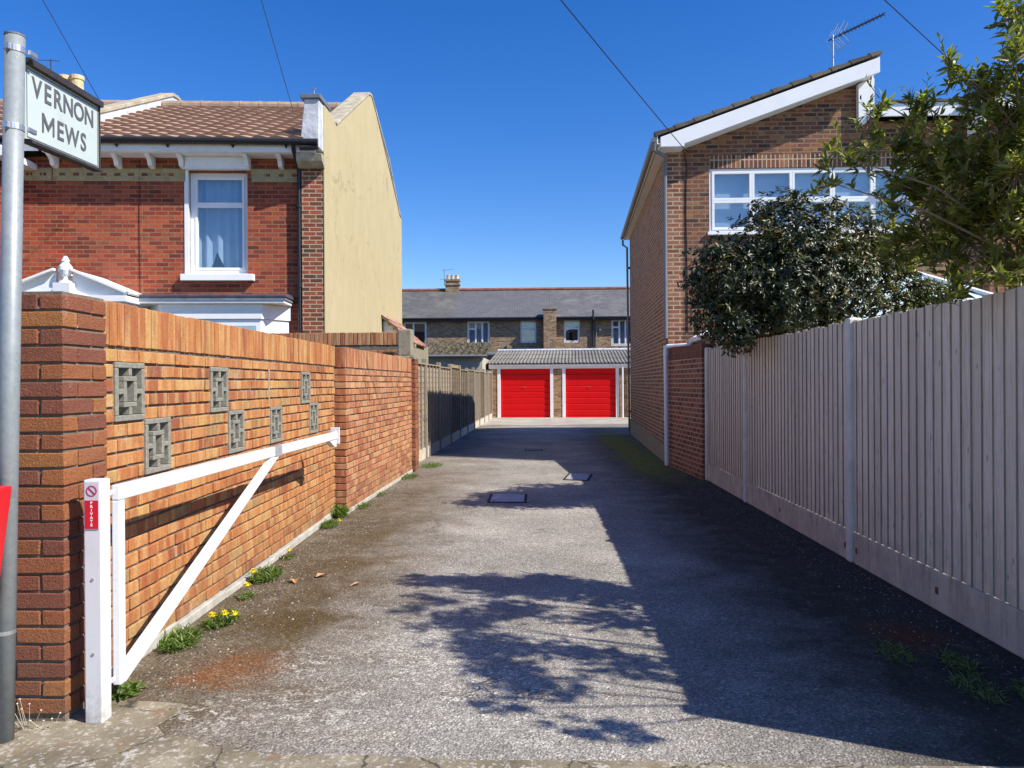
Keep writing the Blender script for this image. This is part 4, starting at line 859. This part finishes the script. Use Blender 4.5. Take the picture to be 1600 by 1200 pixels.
# ------------------------------------------------------------------ garages
gb=V((-1.96,31.85,0)); ge=V((3.72,31.58,0)); gu=(ge-gb).normalized(); gn=V((gu.y,-gu.x,0))
def GP(u,z,o=0): return gb+gu*u+gn*o+V((0,0,z))
def gbox(b,u0_,u1_,z0,z1,o0,o1,r=None): b.ob(GP(u0_,z0,o0),gu*(u1_-u0_),gn*(o1-o0),V((0,0,z1-z0)),r); return b
m_gbr=brick_tex('garage_brick',[(0,(.17,.08,.04)),(.5,(.34,.17,.08)),(1,(.45,.27,.13))],(.30,.24,.17),ms=.012)
ga=thing('garage_block',(1,33,0),'brick double garage with a corrugated roof and two bright red doors at the lane end','garage')
b=MB()
for a_,c_ in ((0,.30),(2.62,2.98),(5.30,5.78)): gbox(b,a_,c_,0,2.02,-.22,0)
gbox(b,0,.22,0,2.02,-4.4,-.221); gbox(b,5.56,5.78,0,2.02,-4.4,-.221); gbox(b,0,5.78,0,2.9,-4.62,-4.401); gbox(b,2.7,2.9,0,2.0,-4.4,-.221)
b.prism([GP(0,2.021,-.22),GP(0,2.021,-4.6),GP(0,2.88,-4.6),GP(0,2.2,-.22)],gu*.22); b.prism([GP(5.56,2.021,-.22),GP(5.56,2.021,-4.6),GP(5.56,2.88,-4.6),GP(5.56,2.2,-.22)],gu*.22)
b.build('walls',m_gbr,ga)
b=MB(); gbox(b,-.06,6.6,2.022,2.20,-.2,.06); b.build('fascia',m_white,ga,bev=.005)
b=MB(); b.tube([GP(-.05,2.175,.115),GP(6.5,2.17,.115)],.04,8); b.build('gutter',m_white,ga)
sl=(GP(0,2.93,-4.4)-GP(0,2.24,.17)); 
tiles('corrugated_roof',GP(-.12,2.24,.18),gu,sl,6.7,sl.length,m_corr,ga,pu=.146,pv=1.55,amp=.022,step=.02,su=6,kind='corr')
b=MB(); u=0
b.tube([GP(-.12,2.965,-4.45),GP(6.5,2.965,-4.45)],.07,8); b.build('ridge_flashing',m_wlead,ga)
b=MB(); b.tube([GP(5.44,2.15,.09),GP(5.44,.0,.07)],.035,8); b.build('downpipe',m_white,ga)
b=MB(); b.tube([GP(5.70,2.15,.06),GP(5.70,.0,.05)],.03,8); b.build('downpipe',m_white,ga)
t=NT('red_door_paint'); p=t.pos(); g=t.noise(p,2.5,6,.7); c=t.mix(t.rng(g,.45,.7,0,.5),(.66,.003,.006),(.52,.003,.008)); m_reddoor=t.fin(c,.5,None,0,.2)
for (ua,ub_) in ((.42,2.48),(3.11,5.17)):
    for q_ in (ua-.13,ub_): b=MB(); gbox(b,q_,q_+.13,0,2.02,-.10,.02); b.build('door_jamb',m_white,ga,bev=.005)
    d=MB(); n=8; h=2.0/n
    for i in range(n):
        z0=.02+i*h; d.prism([GP(ua,z0,-.14),GP(ua,z0,-.066),GP(ua,z0+h*.08,-.085),GP(ua,z0+h*.16,-.085),GP(ua,z0+h*.24,-.072),GP(ua,z0+h-.003,-.060),GP(ua,z0+h-.003,-.14)],gu*(ub_-ua))
    door=d.build('garage_door',m_reddoor,ga)
    b=MB(); c_=GP((ua+ub_)/2-.05,1.27,-.062); b.tube([c_,c_+gn*.035],.02,8); b.tube([c_+gn*.03+gu*.055+V((0,0,.01)),c_+gn*.03-gu*.055-V((0,0,.01))],.010,6); b.build('handle',m_greyp,door)

# outbuilding left of garages
ob=thing('outbuilding',(-4,31,0),'low pale outbuilding with a mossy roof behind the panel fence','outbuilding')
m_moss=tilemat('mossy_tile',[(0,(.10,.085,.06)),(1,(.22,.18,.14))],(.16,.17,.07),.8,2)
b=MB(); b.box(-6.2,-2.15,29.9,35.5,0,2.46); b.build('walls',plain('grey_sheet',(.42,.40,.33),.9,.15,3,.3,30,dirt=((.25,.23,.18),.5)),ob)
tiles('mossy_roof',(-6.3,29.75,2.50),(1,0,0),(0,5.2,.78),4.35,5.3,m_moss,ob,pu=.3,pv=.3,amp=.03,step=.03,su=4)
b=MB(); b.tube([(-6.3,29.72,2.50),(-1.95,29.72,2.49)],.055,8); b.build('gutter',m_greyp,ob)
b=MB()
for i in range(260):
    x=random.uniform(-6.2,-2.0); q=random.random()**.7; y=29.9+q*4.8; z=2.53+(y-29.75)*.15; s_=random.uniform(.03,.09)
    b.lathe((x,y,z),[(s_,0),(s_*.8,s_*.5),(s_*.2,s_*.75)],5)
tag(b.build('moss_clumps',plain('moss',(.12,.11,.06),.95,.4,20,.5,40),ob,uv=False),kind='stuff')

# ------------------------------------------------------------------ back terrace
m_tb=brick_tex('terrace_brick',[(0,(.14,.085,.05)),(.4,(.30,.185,.10)),(.75,(.44,.29,.16)),(1,(.22,.13,.08))],(.34,.28,.20),ms=.012,soot=((.16,.12,.08),.4))
def slate(name,c1,c2,l,am):
    t=NT(name); uv=t.uv(); b=t.n('ShaderNodeTexBrick'); t.L(uv,b.inputs['Vector']); b.inputs['Color1'].default_value=c1+(1,); b.inputs['Color2'].default_value=c2+(1,); b.inputs['Mortar'].default_value=(c1[0]*.45,c1[1]*.45,c1[2]*.45,1)
    b.inputs['Scale'].default_value=1; b.inputs['Mortar Size'].default_value=.012; b.inputs['Brick Width'].default_value=.28; b.inputs['Row Height'].default_value=.2
    c=t.mix(t.rng(t.noise(t.pos(),1.1,7,.72),.48,.68,0,am),b.outputs['Color'],l); return t.fin(c,.6,t.bump(t.math('SUBTRACT',1,b.outputs['Fac']),.5,.01),0,.4)
m_sl1=slate('slate_old',(.10,.097,.09),(.14,.135,.125),(.20,.19,.15),.8)
m_sl2=slate('slate_new',(.115,.113,.115),(.14,.138,.14),(.19,.19,.19),.3)
m_sl3=slate('slate_worn',(.11,.108,.108),(.15,.147,.142),(.22,.21,.19),.6)
TY=42.0
def tbox(b,u0_,u1_,z0,z1,o0,o1,r=None): b.box(u0_,u1_,TY-o1,TY-o0,z0,z1,r); return b
def terrace(x0,x1,lab,sm,wins,eave_=4.97):
    h=thing('terraced_house',((x0+x1)/2,TY+2,0),lab,'house','slate roofed terrace across the far end')
    b=MB(); us=sorted({x0,x1,*[w_[0] for w_ in wins],*[w_[1] for w_ in wins]})
    for i in range(len(us)-1):
        a,c_=us[i],us[i+1]; mid=(a+c_)/2; ww=[w_ for w_ in wins if w_[0]<mid<w_[1]]
        if ww: tbox(b,a,c_,0,ww[0][2],-.25,0); tbox(b,a,c_,ww[0][3],eave_,-.25,0)
        else: tbox(b,a,c_,0,eave_,-.25,0)
    b.build('front_wall',m_tb,h); b=MB(); b.box(x0,x1,TY+7.75,TY+8,0,eave_); b.build('rear_wall',m_tb,h)
    b=MB(); b.prism([(x0,TY-.3,eave_+.02),(x0,TY+4,7.0),(x0,TY+8.3,eave_+.02),(x0,TY+8.3,eave_-.1),(x0,TY+4,6.85),(x0,TY-.3,eave_-.1)],(x1-x0-.004,0,0)); b.build('slate_roof',sm,h)
    b=MB(); b.tube([(x0,TY+4,7.02),(x1,TY+4,7.02)],.12,8); b.build('ridge_tiles',plain('red_ridge',(.24,.09,.06),.9,.3,4,0),h)
    b=MB(); b.tube([(x0,TY-.36,eave_-.02),(x1,TY-.36,eave_-.02)],.06,8); tbox(b,x0,x1,eave_-.16,eave_-.101,.28,.3); b.build('gutter',m_black,h)
    for w_ in wins:
        wf=window(h,w_[0],w_[1],w_[2],w_[3],tbox,w_[4],rec=.05,fr=.07)
        b=MB(); b.box(w_[0],w_[1],TY+.35,TY+.37,w_[2],w_[3]); b.build('curtain',w_[5],wf)  # with m_dkc this is a dark sheet painted as the unlit room
    return h
casA=[(0,.36,.72,1),(0,.36,0,.72),(.36,.68,0,1),(.68,1,0,1)]; casB=[(0,1,0,.64),(0,1,.64,1)]
m_dkc=plain('dark_room',(.05,.06,.07),.9,.1,3,0)
T1=terrace(-16,-4.72,'far terraced house with a patched old slate roof left of the chimney','' or m_sl1,[(-7.36,-6.07,3.44,4.83,[(0,.42,.6,1),(0,.42,0,.6),(.42,1,0,1)],m_dkc)])
T2=terrace(-4.72,.72,'far terraced house under an even grey slate roof above the left garage door',m_sl2,[(-3.84,-2.60,3.42,4.83,casA,m_blind),(-.92,-.06,3.62,4.84,casB,m_dkc)])
T3=terrace(.72,14,'far terraced house with worn slate roof and black soil pipe above the right door',m_sl3,[(1.45,2.32,3.62,4.85,casB,m_dkc),(4.03,5.2,3.43,4.87,casA,m_curt)])
b=MB(); b.box(-5.47,-4.66,TY+3.75,TY+4.3,6.3,7.55); b.box(-5.52,-4.61,TY+3.7,TY+4.35,7.3,7.38); b.box(-5.52,-4.61,TY+3.7,TY+4.35,7.55,7.66); ck=b.build('chimney',m_tb,T2)
for i in range(3):
    b=MB(); b.lathe((-5.32+i*.26,TY+4.02,7.66),[(.11,0),(.10,.22),(.12,.23),(.12,.27),(.09,.27)],10); b.build('chimney_pot',m_pot,ck)
b=MB(); b.tube([(-5.55,TY+3.9,7.3),(-5.55,TY+3.9,8.3)],.018,5); b.tube([(-5.65,TY+3.9,8.2),(-5.0,TY+3.9,8.28)],.012,4); b.tube([(-5.8,TY+3.9,7.66),(-5.5,TY+3.9,7.68)],.012,4); b.build('roof_aerial',m_greyp,ck)
b=MB(); b.box(.34,1.02,TY-.75,TY-.002,0,5.38); b.box(.30,1.06,TY-.79,TY-.0,5.381,5.44); b.build('chimney_breast',m_tb,T2)
b=MB(); b.tube([(3.02,TY-.08,0),(3.02,TY-.08,4.7),(3.02,TY-.42,4.85),(3.02,TY-.42,5.35)],.055,8); b.build('soil_pipe',m_black,T3)
b=MB(); b.tube([(3.2,TY-.06,0),(3.2,TY-.06,4.93)],.035,8); b.build('downpipe',m_greyp,T3)
b=MB(); b.lathe((3.42,TY-.06,4.3),[(.02,-.06),(.06,-.03),(.06,.03),(.02,.06)],8); b.build('vent',m_white,T3)
# rear extensions in front of terrace
ex=thing('garden_wall',(2.5,38.2,0),'ragged red brick wall top showing behind the garage roof','wall')
b=MB(); b.box(-.3,9,38.0,38.22,0,3.02)
for i in range(60): x=-.3+i*.155; h_=random.uniform(.06,.13); b.brick((x,37.99,3.02),(.14,0,0),(0,.23,0),(0,0,h_),.01)
b.build('brickwork',plain('red_wall_top',(.36,.13,.08),.9,.4,9,.4,30,dirt=((.3,.26,.2),.7)),ex)
e2=thing('shed',(-1.9,38.8,0),'dark felt shed roof with a small vent cowl between mossy roof and garage','shed')
b=MB(); b.box(-3.2,-.35,38.3,40,0,2.85); b.build('walls',m_tb,e2)
b=MB(); b.prism([(-3.3,38.15,2.90),(-3.3,40,3.05),(-3.3,40,2.96),(-3.3,38.15,2.82)],(3.6,0,0)); b.build('felt_roof',m_greyp,e2)
b=MB(); b.prism([(-2.0,38.8,2.96),(-1.55,38.8,2.96),(-1.55,38.8,3.35)],(0,.2,0)); b.build('vent_cowl',m_black,e2)

# ------------------------------------------------------------------ manholes
def cover(x0,x1,y0,y1,lab,skew=0):
    h=thing('manhole_cover',((x0+x1)/2,(y0+y1)/2,0),lab,'manhole cover')
    b=MB(); f=.035
    P_=lambda u,v,z:(lerp(x0,x1,u)+skew*(v-.5),lerp(y0,y1,v)-skew*(u-.5),z)
    b.prism([P_(0,0,.0),P_(1,0,.0),P_(1,1,.0),P_(0,1,.0)],(0,0,.006)); b.build('frame',m_dark,h)
    e=f/(x1-x0); g=f/(y1-y0)
    b=MB(); b.prism([P_(e,g,.0065),P_(1-e,g,.0065),P_(1-e,1-g,.0065),P_(e,1-g,.0065)],(0,0,.006)); b.build('plate',m_plate,h,bev=.002)
    b=MB()
    for u,v in ((.15,.15),(.85,.85)): q=V(P_(u,v,.0126)); b.box(q.x-.02,q.x+.02,q.y-.012,q.y+.012,.0126,.0136)
    b.build('key_hole',m_dark,h); return h
m_plate=plain('cover_plate',(.34,.34,.36),.65,.15,6,.3,90,dirt=((.25,.23,.2),.5))
cover(-.62,-.14,9.26,9.95,'rectangular grey manhole cover lying in the shadow tip of the shrub')
cover(.42,.80,11.35,12.15,'skewed grey manhole cover further up the lane beside the shadow edge',.12)
g_=thing('drain_cover',(-.08,16.5,0),'small dark drain cover in the shaded part of the lane','drain cover')
b=MB(); b.box(-.28,.10,16.35,16.65,0,.006); b.build('frame',m_dark,g_)
b=MB()
for i in range(6): b.box(-.24+i*.055,-.215+i*.055,16.38,16.62,.0062,.011)
b.build('grate',m_greyp,g_)

# ------------------------------------------------------------------ overhead wires
def wire(pts,lab):
    a,e=V(pts[0]),V(pts[1]); sag=pts[2]; P_=[]
    for i in range(17): q=i/16; v_=a.lerp(e,q); v_.z-=sag*4*q*(1-q); P_.append(v_)
    b=MB(); b.tube(P_,.007,5); tag(b.build('overhead_wire',m_black,loc=a,uv=False),lab,'wire','overhead telephone wires')
wire(((2.62,13.38,5.40),(-6.9,-6.6,6.9),.15),'overhead wire falling from top centre to the corner of the brown house')
wire(((-5.2,16.3,7.3),(-2.9,2.0,10.2),.0),'overhead wire dropping to the end of the red tiled roof')
wire(((-9.9,17.3,7.8),(-6.4,2.0,11.5),.0),'overhead wire nearest the street name plate dropping behind the party wall')
wire(((7.27,12.6,6.01),(-8.1,-2.9,6.61),.0),'overhead wire crossing the top right corner past the aerial')

# ------------------------------------------------------------------ foliage
def leafmat(name,stops,rough,trans=.25,spec=.5,tint=(.5,.7,.15)):
    t=NT(name); a=t.attr(); c=t.ramp(a,stops); g=t.rng(t.noise(t.pos(),30,2),.3,.7,.8,1.2); c=t.mix(1,c,t.comb(g,g,g),'MULTIPLY'); t.fin(c,rough,None,0,spec)
    tr=t.n('ShaderNodeBsdfTranslucent'); tc=t.mix(.6,c,t.mix(1,c,tint,'MULTIPLY')); sc2=t.mix(1,c,(1.6,1.9,.8),'MULTIPLY'); t.L(sc2,tr.inputs[0])
    x=t.n('ShaderNodeMixShader'); x.inputs[0].default_value=trans; t.t.links.new(t.b.outputs[0],x.inputs[1]); t.t.links.new(tr.outputs[0],x.inputs[2]); t.t.links.new(x.outputs[0],t.out.inputs[0]); return t.m
m_darkleaf=leafmat('glossy_dark_leaf',[(0,(.012,.019,.007)),(.45,(.024,.035,.010)),(.72,(.055,.068,.018)),(.86,(.15,.15,.05)),(.96,(.16,.09,.035)),(1,(.26,.20,.11))],.36,.14,.42)
m_tallleaf=leafmat('olive_leaf',[(0,(.07,.085,.02)),(.4,(.155,.165,.032)),(.75,(.28,.28,.06)),(.93,(.42,.40,.10)),(1,(.42,.36,.13))],.36,.38,.45)
m_weed=leafmat('weed_leaf',[(0,(.05,.085,.02)),(.6,(.12,.19,.035)),(1,(.24,.30,.08))],.5,.35)
m_bark=plain('bark',(.23,.18,.12),.9,.3,20,.5,60)
class Leaves:
    def __init__(s): s.v=[];s.f=[];s.a=[];s.n=0
    def leaf(s,p,d,n,L,W,r,curl=.15):
        side=d.cross(n)
        if side.length<1e-4: return
        side.normalize(); n=side.cross(d).normalized(); o=s.n
        m1=p+d*L*.35-n*curl*L*.12; m2=p+d*L*.72-n*curl*L*.45; tip=p+d*L-n*curl*L
        up_=n*W*.28
        s.v+= [p,m1+side*W*.5+up_,m1,m1-side*W*.5+up_,m2+side*W*.34+up_*.6,m2,m2-side*W*.34+up_*.6,tip]
        s.f+= [(o,o+2,o+1),(o,o+3,o+2),(o+1,o+2,o+5,o+4),(o+2,o+3,o+6,o+5),(o+4,o+5,o+7),(o+5,o+6,o+7)]
        s.a+= [r]*6; s.n+=8
    def build(s,name,mat,parent,kind=None):
        b=MB(); b.v=[tuple(q) for q in s.v]; b.f=s.f; b.a=s.a; o=b.build(name,mat,parent,uv=False,smooth=True)
        return o
def rdir():
    z=random.uniform(-1,1); a=random.uniform(0,2*math.pi); r_=math.sqrt(1-z*z); return V((r_*math.cos(a),r_*math.sin(a),z))
# dense dark shrub
sh=thing('shrub',(3.25,8.9,0),'dense dark glossy evergreen shrub leaning over the fence below the long window','shrub')
DARK=[(2.11,8.8,2.66,.44),(1.98,8.8,2.18,.26),(2.25,8.9,2.08,.30),(2.63,9.1,2.62,.60),(2.56,9.1,3.03,.38),(3.0,9.3,3.32,.38),(3.49,9.4,3.36,.36),(3.08,9.1,2.76,.60),(3.87,9.6,3.15,.42),(3.6,9.3,2.63,.52),(2.82,9.0,2.31,.38),(4.1,9.6,2.82,.38),(4.53,9.6,2.60,.28),(4.78,9.6,2.50,.20),(3.48,9.2,2.32,.34),(1.86,8.8,2.55,.21),(1.98,8.7,2.86,.18),(4.18,9.7,3.22,.24),(3.07,9.3,3.58,.17),(2.67,9.2,3.48,.17),(4.9,9.5,2.3,.3),(4.6,9.5,2.2,.3),(4.4,9.7,2.9,.25),(3.2,10.0,2.8,.6),(3.7,10.1,2.8,.55),(2.6,9.9,2.4,.5),(3.3,9.6,2.0,.6),(4.3,9.5,2.2,.4)]
q_=.93; DARK=[(x*q_,y*q_,1.45+(z-1.45)*q_,r_*q_) for x,y,z,r_ in DARK]; lv=Leaves(); tw=MB(); root=V((3.25,8.9,0))
CC=V((2.9,8.8,2.2))
for (x,y,z,r_) in DARK:
    c_=V((x,y,z)); kn=V((max(2.85,lerp(root.x,x,.5)),lerp(8.9,y,.5),max(2.1,lerp(0,z,.7)))); tw.tube([root+V((random.uniform(-.15,.15),random.uniform(-.15,.15),.0)),kn,c_],[.035,.022,.008],6)
    for i in range(int(300*(r_/.4)**2)):
        d0=rdir(); q=c_+d0*r_*(random.uniform(.55,1.08))*(1+.18*math.sin(7*d0.x+5*d0.z+x*9))
        if 2.38<q.x<2.64 and q.z<1.98: q.x=2.36 if q.z>1.75 else 2.8
        sd=(d0*.7+(q-CC).normalized()*.6+V((0,0,.35))+rdir()*.35).normalized()
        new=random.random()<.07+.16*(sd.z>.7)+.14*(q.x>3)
        base=random.random()
        for k in range(random.randint(5,8)):
            a_=rdir(); d=(a_-sd*a_.dot(sd)).normalized()*.85+sd*random.uniform(.1,.75); d.normalize(); nn=(sd+rdir()*.45).normalized()
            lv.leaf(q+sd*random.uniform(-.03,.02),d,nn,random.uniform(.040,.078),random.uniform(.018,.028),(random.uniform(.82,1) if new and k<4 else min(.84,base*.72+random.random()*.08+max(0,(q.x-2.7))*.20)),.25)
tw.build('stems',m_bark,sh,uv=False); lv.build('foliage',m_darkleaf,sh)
# tall open shrub by the camera side of the fence
ts=thing('shrub',(3.0,4.2,0),'tall open olive green shrub spilling over the right fence at the photo edge','shrub')
TALL=[(1.69,4.4,2.73,.11),(1.66,4.4,2.57,.09),(1.87,4.5,2.69,.13),(1.91,4.5,2.89,.13),(2.07,4.5,2.81,.17),(2.2,4.4,2.99,.12),(2.24,4.5,2.75,.17),(2.19,4.6,2.56,.17),(2.38,4.4,2.69,.18),(2.36,4.5,2.46,.19),(2.31,4.7,2.31,.16),(2.45,4.3,3.02,.16),(2.53,4.2,3.11,.13),(2.53,4.3,2.83,.18),(2.67,4.3,2.93,.18),(2.57,4.2,2.56,.19),(2.52,4.4,2.5,.18),(2.5,4.5,2.24,.19),(2.6,4.3,2.34,.18),(2.41,4.6,2.16,.13),(2.31,4.3,1.96,.09),(2.62,4.4,2.11,.15),(2.55,4.1,3.23,.1),(2.49,4.1,3.39,.08),(2.3,4.3,3.13,.05),(2.28,4.3,3.2,.04),(2.2,4.2,1.9,.05),(2.14,4.7,2.47,.14),(2.21,4.8,2.25,.12),(1.98,4.5,3.06,.05),(2.47,4.2,1.98,.07),
 (2.8,4.3,2.3,.25),(2.9,4.3,2.8,.28),(2.85,4.0,3.2,.22),(2.75,4.4,2.6,.25),
 (2.45,3.4,3.0,.18),(2.3,3.1,2.75,.2),(2.6,3.0,3.0,.22),(2.75,3.3,3.35,.2),(2.45,2.7,2.7,.2),(2.75,2.5,2.9,.2),(2.85,2.9,2.5,.22),(2.8,3.6,3.1,.22),(2.95,3.6,2.6,.25),(2.1,3.35,2.85,.12),(2.65,3.7,3.5,.15),(2.3,2.35,2.6,.1),(2.15,2.9,2.45,.14),(2.6,2.2,2.45,.15),(3.0,3.0,2.1,.3),(3.0,3.8,2.0,.3),(2.5,3.15,2.45,.2),(2.55,3.75,2.85,.16),(2.2,3.6,3.15,.1)]
lv=Leaves(); tw=MB(); roots=[V((2.95+random.uniform(-.18,.18),4.15+random.uniform(-.3,.3),0)) for _ in range(7)]+[V((2.95,3.1,0)),V((3.05,3.3,0)),V((2.9,2.9,0))]
for (x,y,z,r_) in TALL:
    c_=V((x,y,z)); ro=min(roots,key=lambda q:abs(q.y-y)+random.random()*.4)
    cx_=max(c_.x,2.68); mid=V((lerp(ro.x,cx_,.75)+random.uniform(-.04,.04),lerp(ro.y,c_.y,.6)+random.uniform(-.08,.08),max(2.02,z*.8))); k1=ro.lerp(mid,.5)+V((random.uniform(-.03,.08),random.uniform(-.08,.08),.0))
    k2=mid.lerp(c_,.5)+V((random.uniform(-.04,.04),random.uniform(-.05,.05),.07)); tw.tube([ro,k1,mid,k2,c_],[.015,.012,.009,.006,.003],6)
    nw=int(max(4,(11 if x<2.15 else 20)*(r_/.13)**2.0))
    for i in range(nw):
        d0=rdir(); q=c_+d0*r_*random.uniform(.35,1.15)
        if q.z<1.95 and 2.44<q.x<2.60: q.x=2.40
        gd=(d0*.6+V((-.15,-.1,.75))+rdir()*.4).normalized(); st=c_+(q-c_)*random.uniform(0,.3)
        tw.tube([st,st.lerp(q,.6)+V((0,0,-.01)),q],[.0035,.0025,.0015],4)
        base=random.random()*.55+.12*(q.z>z)+random.choice((0,0,.25))
        for lvl in range(random.randint(2,3)):
            pp=q-gd*.028*lvl
            for k in range(random.randint(3,4)):
                a_=rdir(); d=((a_-gd*a_.dot(gd)).normalized()*random.uniform(.5,1.0)+gd*random.uniform(.4,.95)).normalized()
                lv.leaf(pp,d,(gd+rdir()*.3).normalized(),random.uniform(.048,.088),random.uniform(.016,.025),min(1,base+random.random()*.25),.22)
    # leafy shoots sticking out
    for i in range(2 if r_>.1 else 1):
        d=(rdir()*.5+V((-.1,0,1))).normalized(); q=c_+rdir()*r_*.5; L_=r_*.8+random.uniform(.05,.12)
        tw.tube([q,q+d*L_],[.003,.0012],4)
        for k in range(6):
            f_=.4+.6*k/5; a_=rdir(); dd=((a_-d*a_.dot(d)).normalized()*.6+d*.8).normalized(); lv.leaf(q+d*L_*f_,dd,d,random.uniform(.035,.06),.013,random.random()*.8,.15)
# bare straight shoot at the right edge
tw.tube([(2.52,4.1,2.9),(2.50,4.1,3.2),(2.49,4.1,3.42)],[.004,.003,.002],4)
tw.build('stems',m_bark,ts,uv=False); lv.build('foliage',m_tallleaf,ts)

# ------------------------------------------------------------------ weeds
m_yflow=plain('dandelion_yellow',(.80,.62,.01),.7,.1,30,0)
def weed(x,y,r_,n,label,cat,name,fl=(),h=.06,wd=.014,grp=None):
    o=thing(name,(x,y,0),label,cat,grp); lv=Leaves()
    n=int(n*1.9); wd*=.72; h*=.9
    for i in range(n):
        a=random.uniform(0,6.28); rr=r_*math.sqrt(random.random())*.8; p_=V((x+math.cos(a)*rr*.8,y+math.sin(a)*rr*1.5,random.uniform(0,h*.4)))
        b_=random.uniform(0,6.28); el=random.uniform(.2,1.2); d=V((math.cos(b_)*math.cos(el),math.sin(b_)*math.cos(el),math.sin(el)))
        lv.leaf(p_,d,(V((0,0,1))+rdir()*.3).normalized(),random.uniform(.5,1)*h*1.1,wd*random.uniform(.6,1.2),random.random(),.3)
    lv.build('leaves',m_weed,o)
    for (fx_,fy_,fz_) in fl:
        b=MB(); b.tube([(x+fx_*.5,y+fy_*.5,0),(x+fx_,y+fy_,fz_)],.0025,5); b.build('stalk',m_weed,o,uv=False)
        b=MB(); c_=V((x+fx_,y+fy_,fz_))
        for k in range(26):
            a=random.uniform(0,6.28); e=random.uniform(.1,1.4); d=V((math.cos(a)*math.cos(e),math.sin(a)*math.cos(e),math.sin(e))); s_=V((-math.sin(a),math.cos(a),0))*.003
            b.add([c_+s_,c_-s_,c_+d*.030-s_,c_+d*.030+s_],[(0,1,2,3)])
        b.lathe(c_,[(.006,-.004),(.014,.004),(.010,.010),(.002,.013)],10); b.build('flower',m_yflow,o,uv=False)
    return o
weed(-2.0,4.22,.13,260,'bright green leafy weed clump at the wall foot behind the brace','weed','weed_clump',h=.08)
weed(-1.93,4.62,.14,200,'dandelion plant with three yellow flowers in a row','dandelion','dandelion',[(-.01,-.12,.07),(.055,-.10,.075),(.11,-.09,.07)],grp=None)
weed(-2.03,5.66,.15,260,'dandelion patch with one yellow flower among dark leaves by the wall','dandelion','dandelion',[(-.03,-.18,.09)],h=.09)
weed(-1.98,5.15,.07,50,'sparse dandelion with a single low flower between two larger clumps','dandelion','dandelion',[(0,0,.08)],h=.05)
weed(-2.08,6.32,.07,50,'tiny dandelion against the wall with a raised yellow flower','dandelion','dandelion',[(.02,-.05,.07)],h=.04)
weed(-2.12,7.7,.13,130,'yellowish weed tuft with one flower near the end of the pierced wall','dandelion','dandelion',[(.1,.05,.05)],h=.08)
weed(-2.17,8.30,.10,150,'taller dark green weed in the corner where the two brick walls meet','weed','weed_clump',h=.16,wd=.022)
weed(-2.06,8.9,.14,90,'low weed beside the foot of the plain brick wall','weed','weed_clump',h=.07)
weed(-2.03,9.9,.12,60,'dry weed further along the foot of the plain wall','weed','weed_clump',h=.05)
weed(-2.0,11.7,.22,170,'light green weed patch near the rendered pier','weed','weed_clump',h=.07)
weed(-1.85,13.3,.28,230,'wide light green weed patch at the foot of the first fence post','weed','weed_clump',h=.07)
weed(-1.93,3.52,.06,60,'small broad leaved weed right behind the white gate post','weed','weed_clump',h=.07,wd=.03)
for x,y,r_,n,l in ((1.86,4.08,.12,70,'small green weed beside the rust stain in the shade'),(2.12,3.95,.12,70,'grassy weed close to the board fence in the shade'),(2.02,3.62,.14,70,'straggly weed nearest the camera below the board fence'),(2.25,3.55,.12,80,'dark leafy weed at the very edge of the photo below the fence')):
    weed(x,y,r_,n,l,'weed','weed_clump',h=.07,wd=.010)
# dry stems at pole foot
o=thing('dry_weed',(-2.2,3.17,0),'dry thin stems with white seed heads at the pillar foot','weed')
b=MB(); hd=MB()
for i in range(14):
    x=-2.24+random.uniform(-.05,.20); y=3.17+random.uniform(-.03,.02); q=V((x+random.uniform(-.05,.06),y-.02,random.uniform(.02,.14))); b.tube([(x,y,0),q],.0012,4); b.lathe(q,[(.002,-.003),(.005,0),(.002,.004)],6)
b.build('seeding_stems',plain('dry_stem',(.52,.47,.38),.9,.2,8,0),o,uv=False)
# fallen leaves
m_dry=plain('dry_leaf',(.42,.24,.12),.9,.3,30,0)
for i,(x,y,l) in enumerate(((-1.80,5.60,'curled brown dead leaf near the wall beside the dandelions'),(-1.66,5.66,'brown dead leaf on the stained edge of the lane'),(-1.28,5.52,'pale yellow dead leaf lying further out on the lane'))):
    lv=Leaves(); a=random.uniform(0,6.28); lv.leaf(V((x,y,.012)),V((math.cos(a),math.sin(a),.1)).normalized(),V((0,0,1)),.11 if i<2 else .12,.06 if i<2 else .03,.5,.15)
    b=MB(); b.v=[tuple(q) for q in lv.v]; b.f=lv.f; b.a=lv.a; tag(b.build('fallen_leaf',m_dry,loc=(x,y,0),uv=False),l,'leaf')
for o in bpy.data.objects:
    if '_w' in o.keys(): del o['_w']
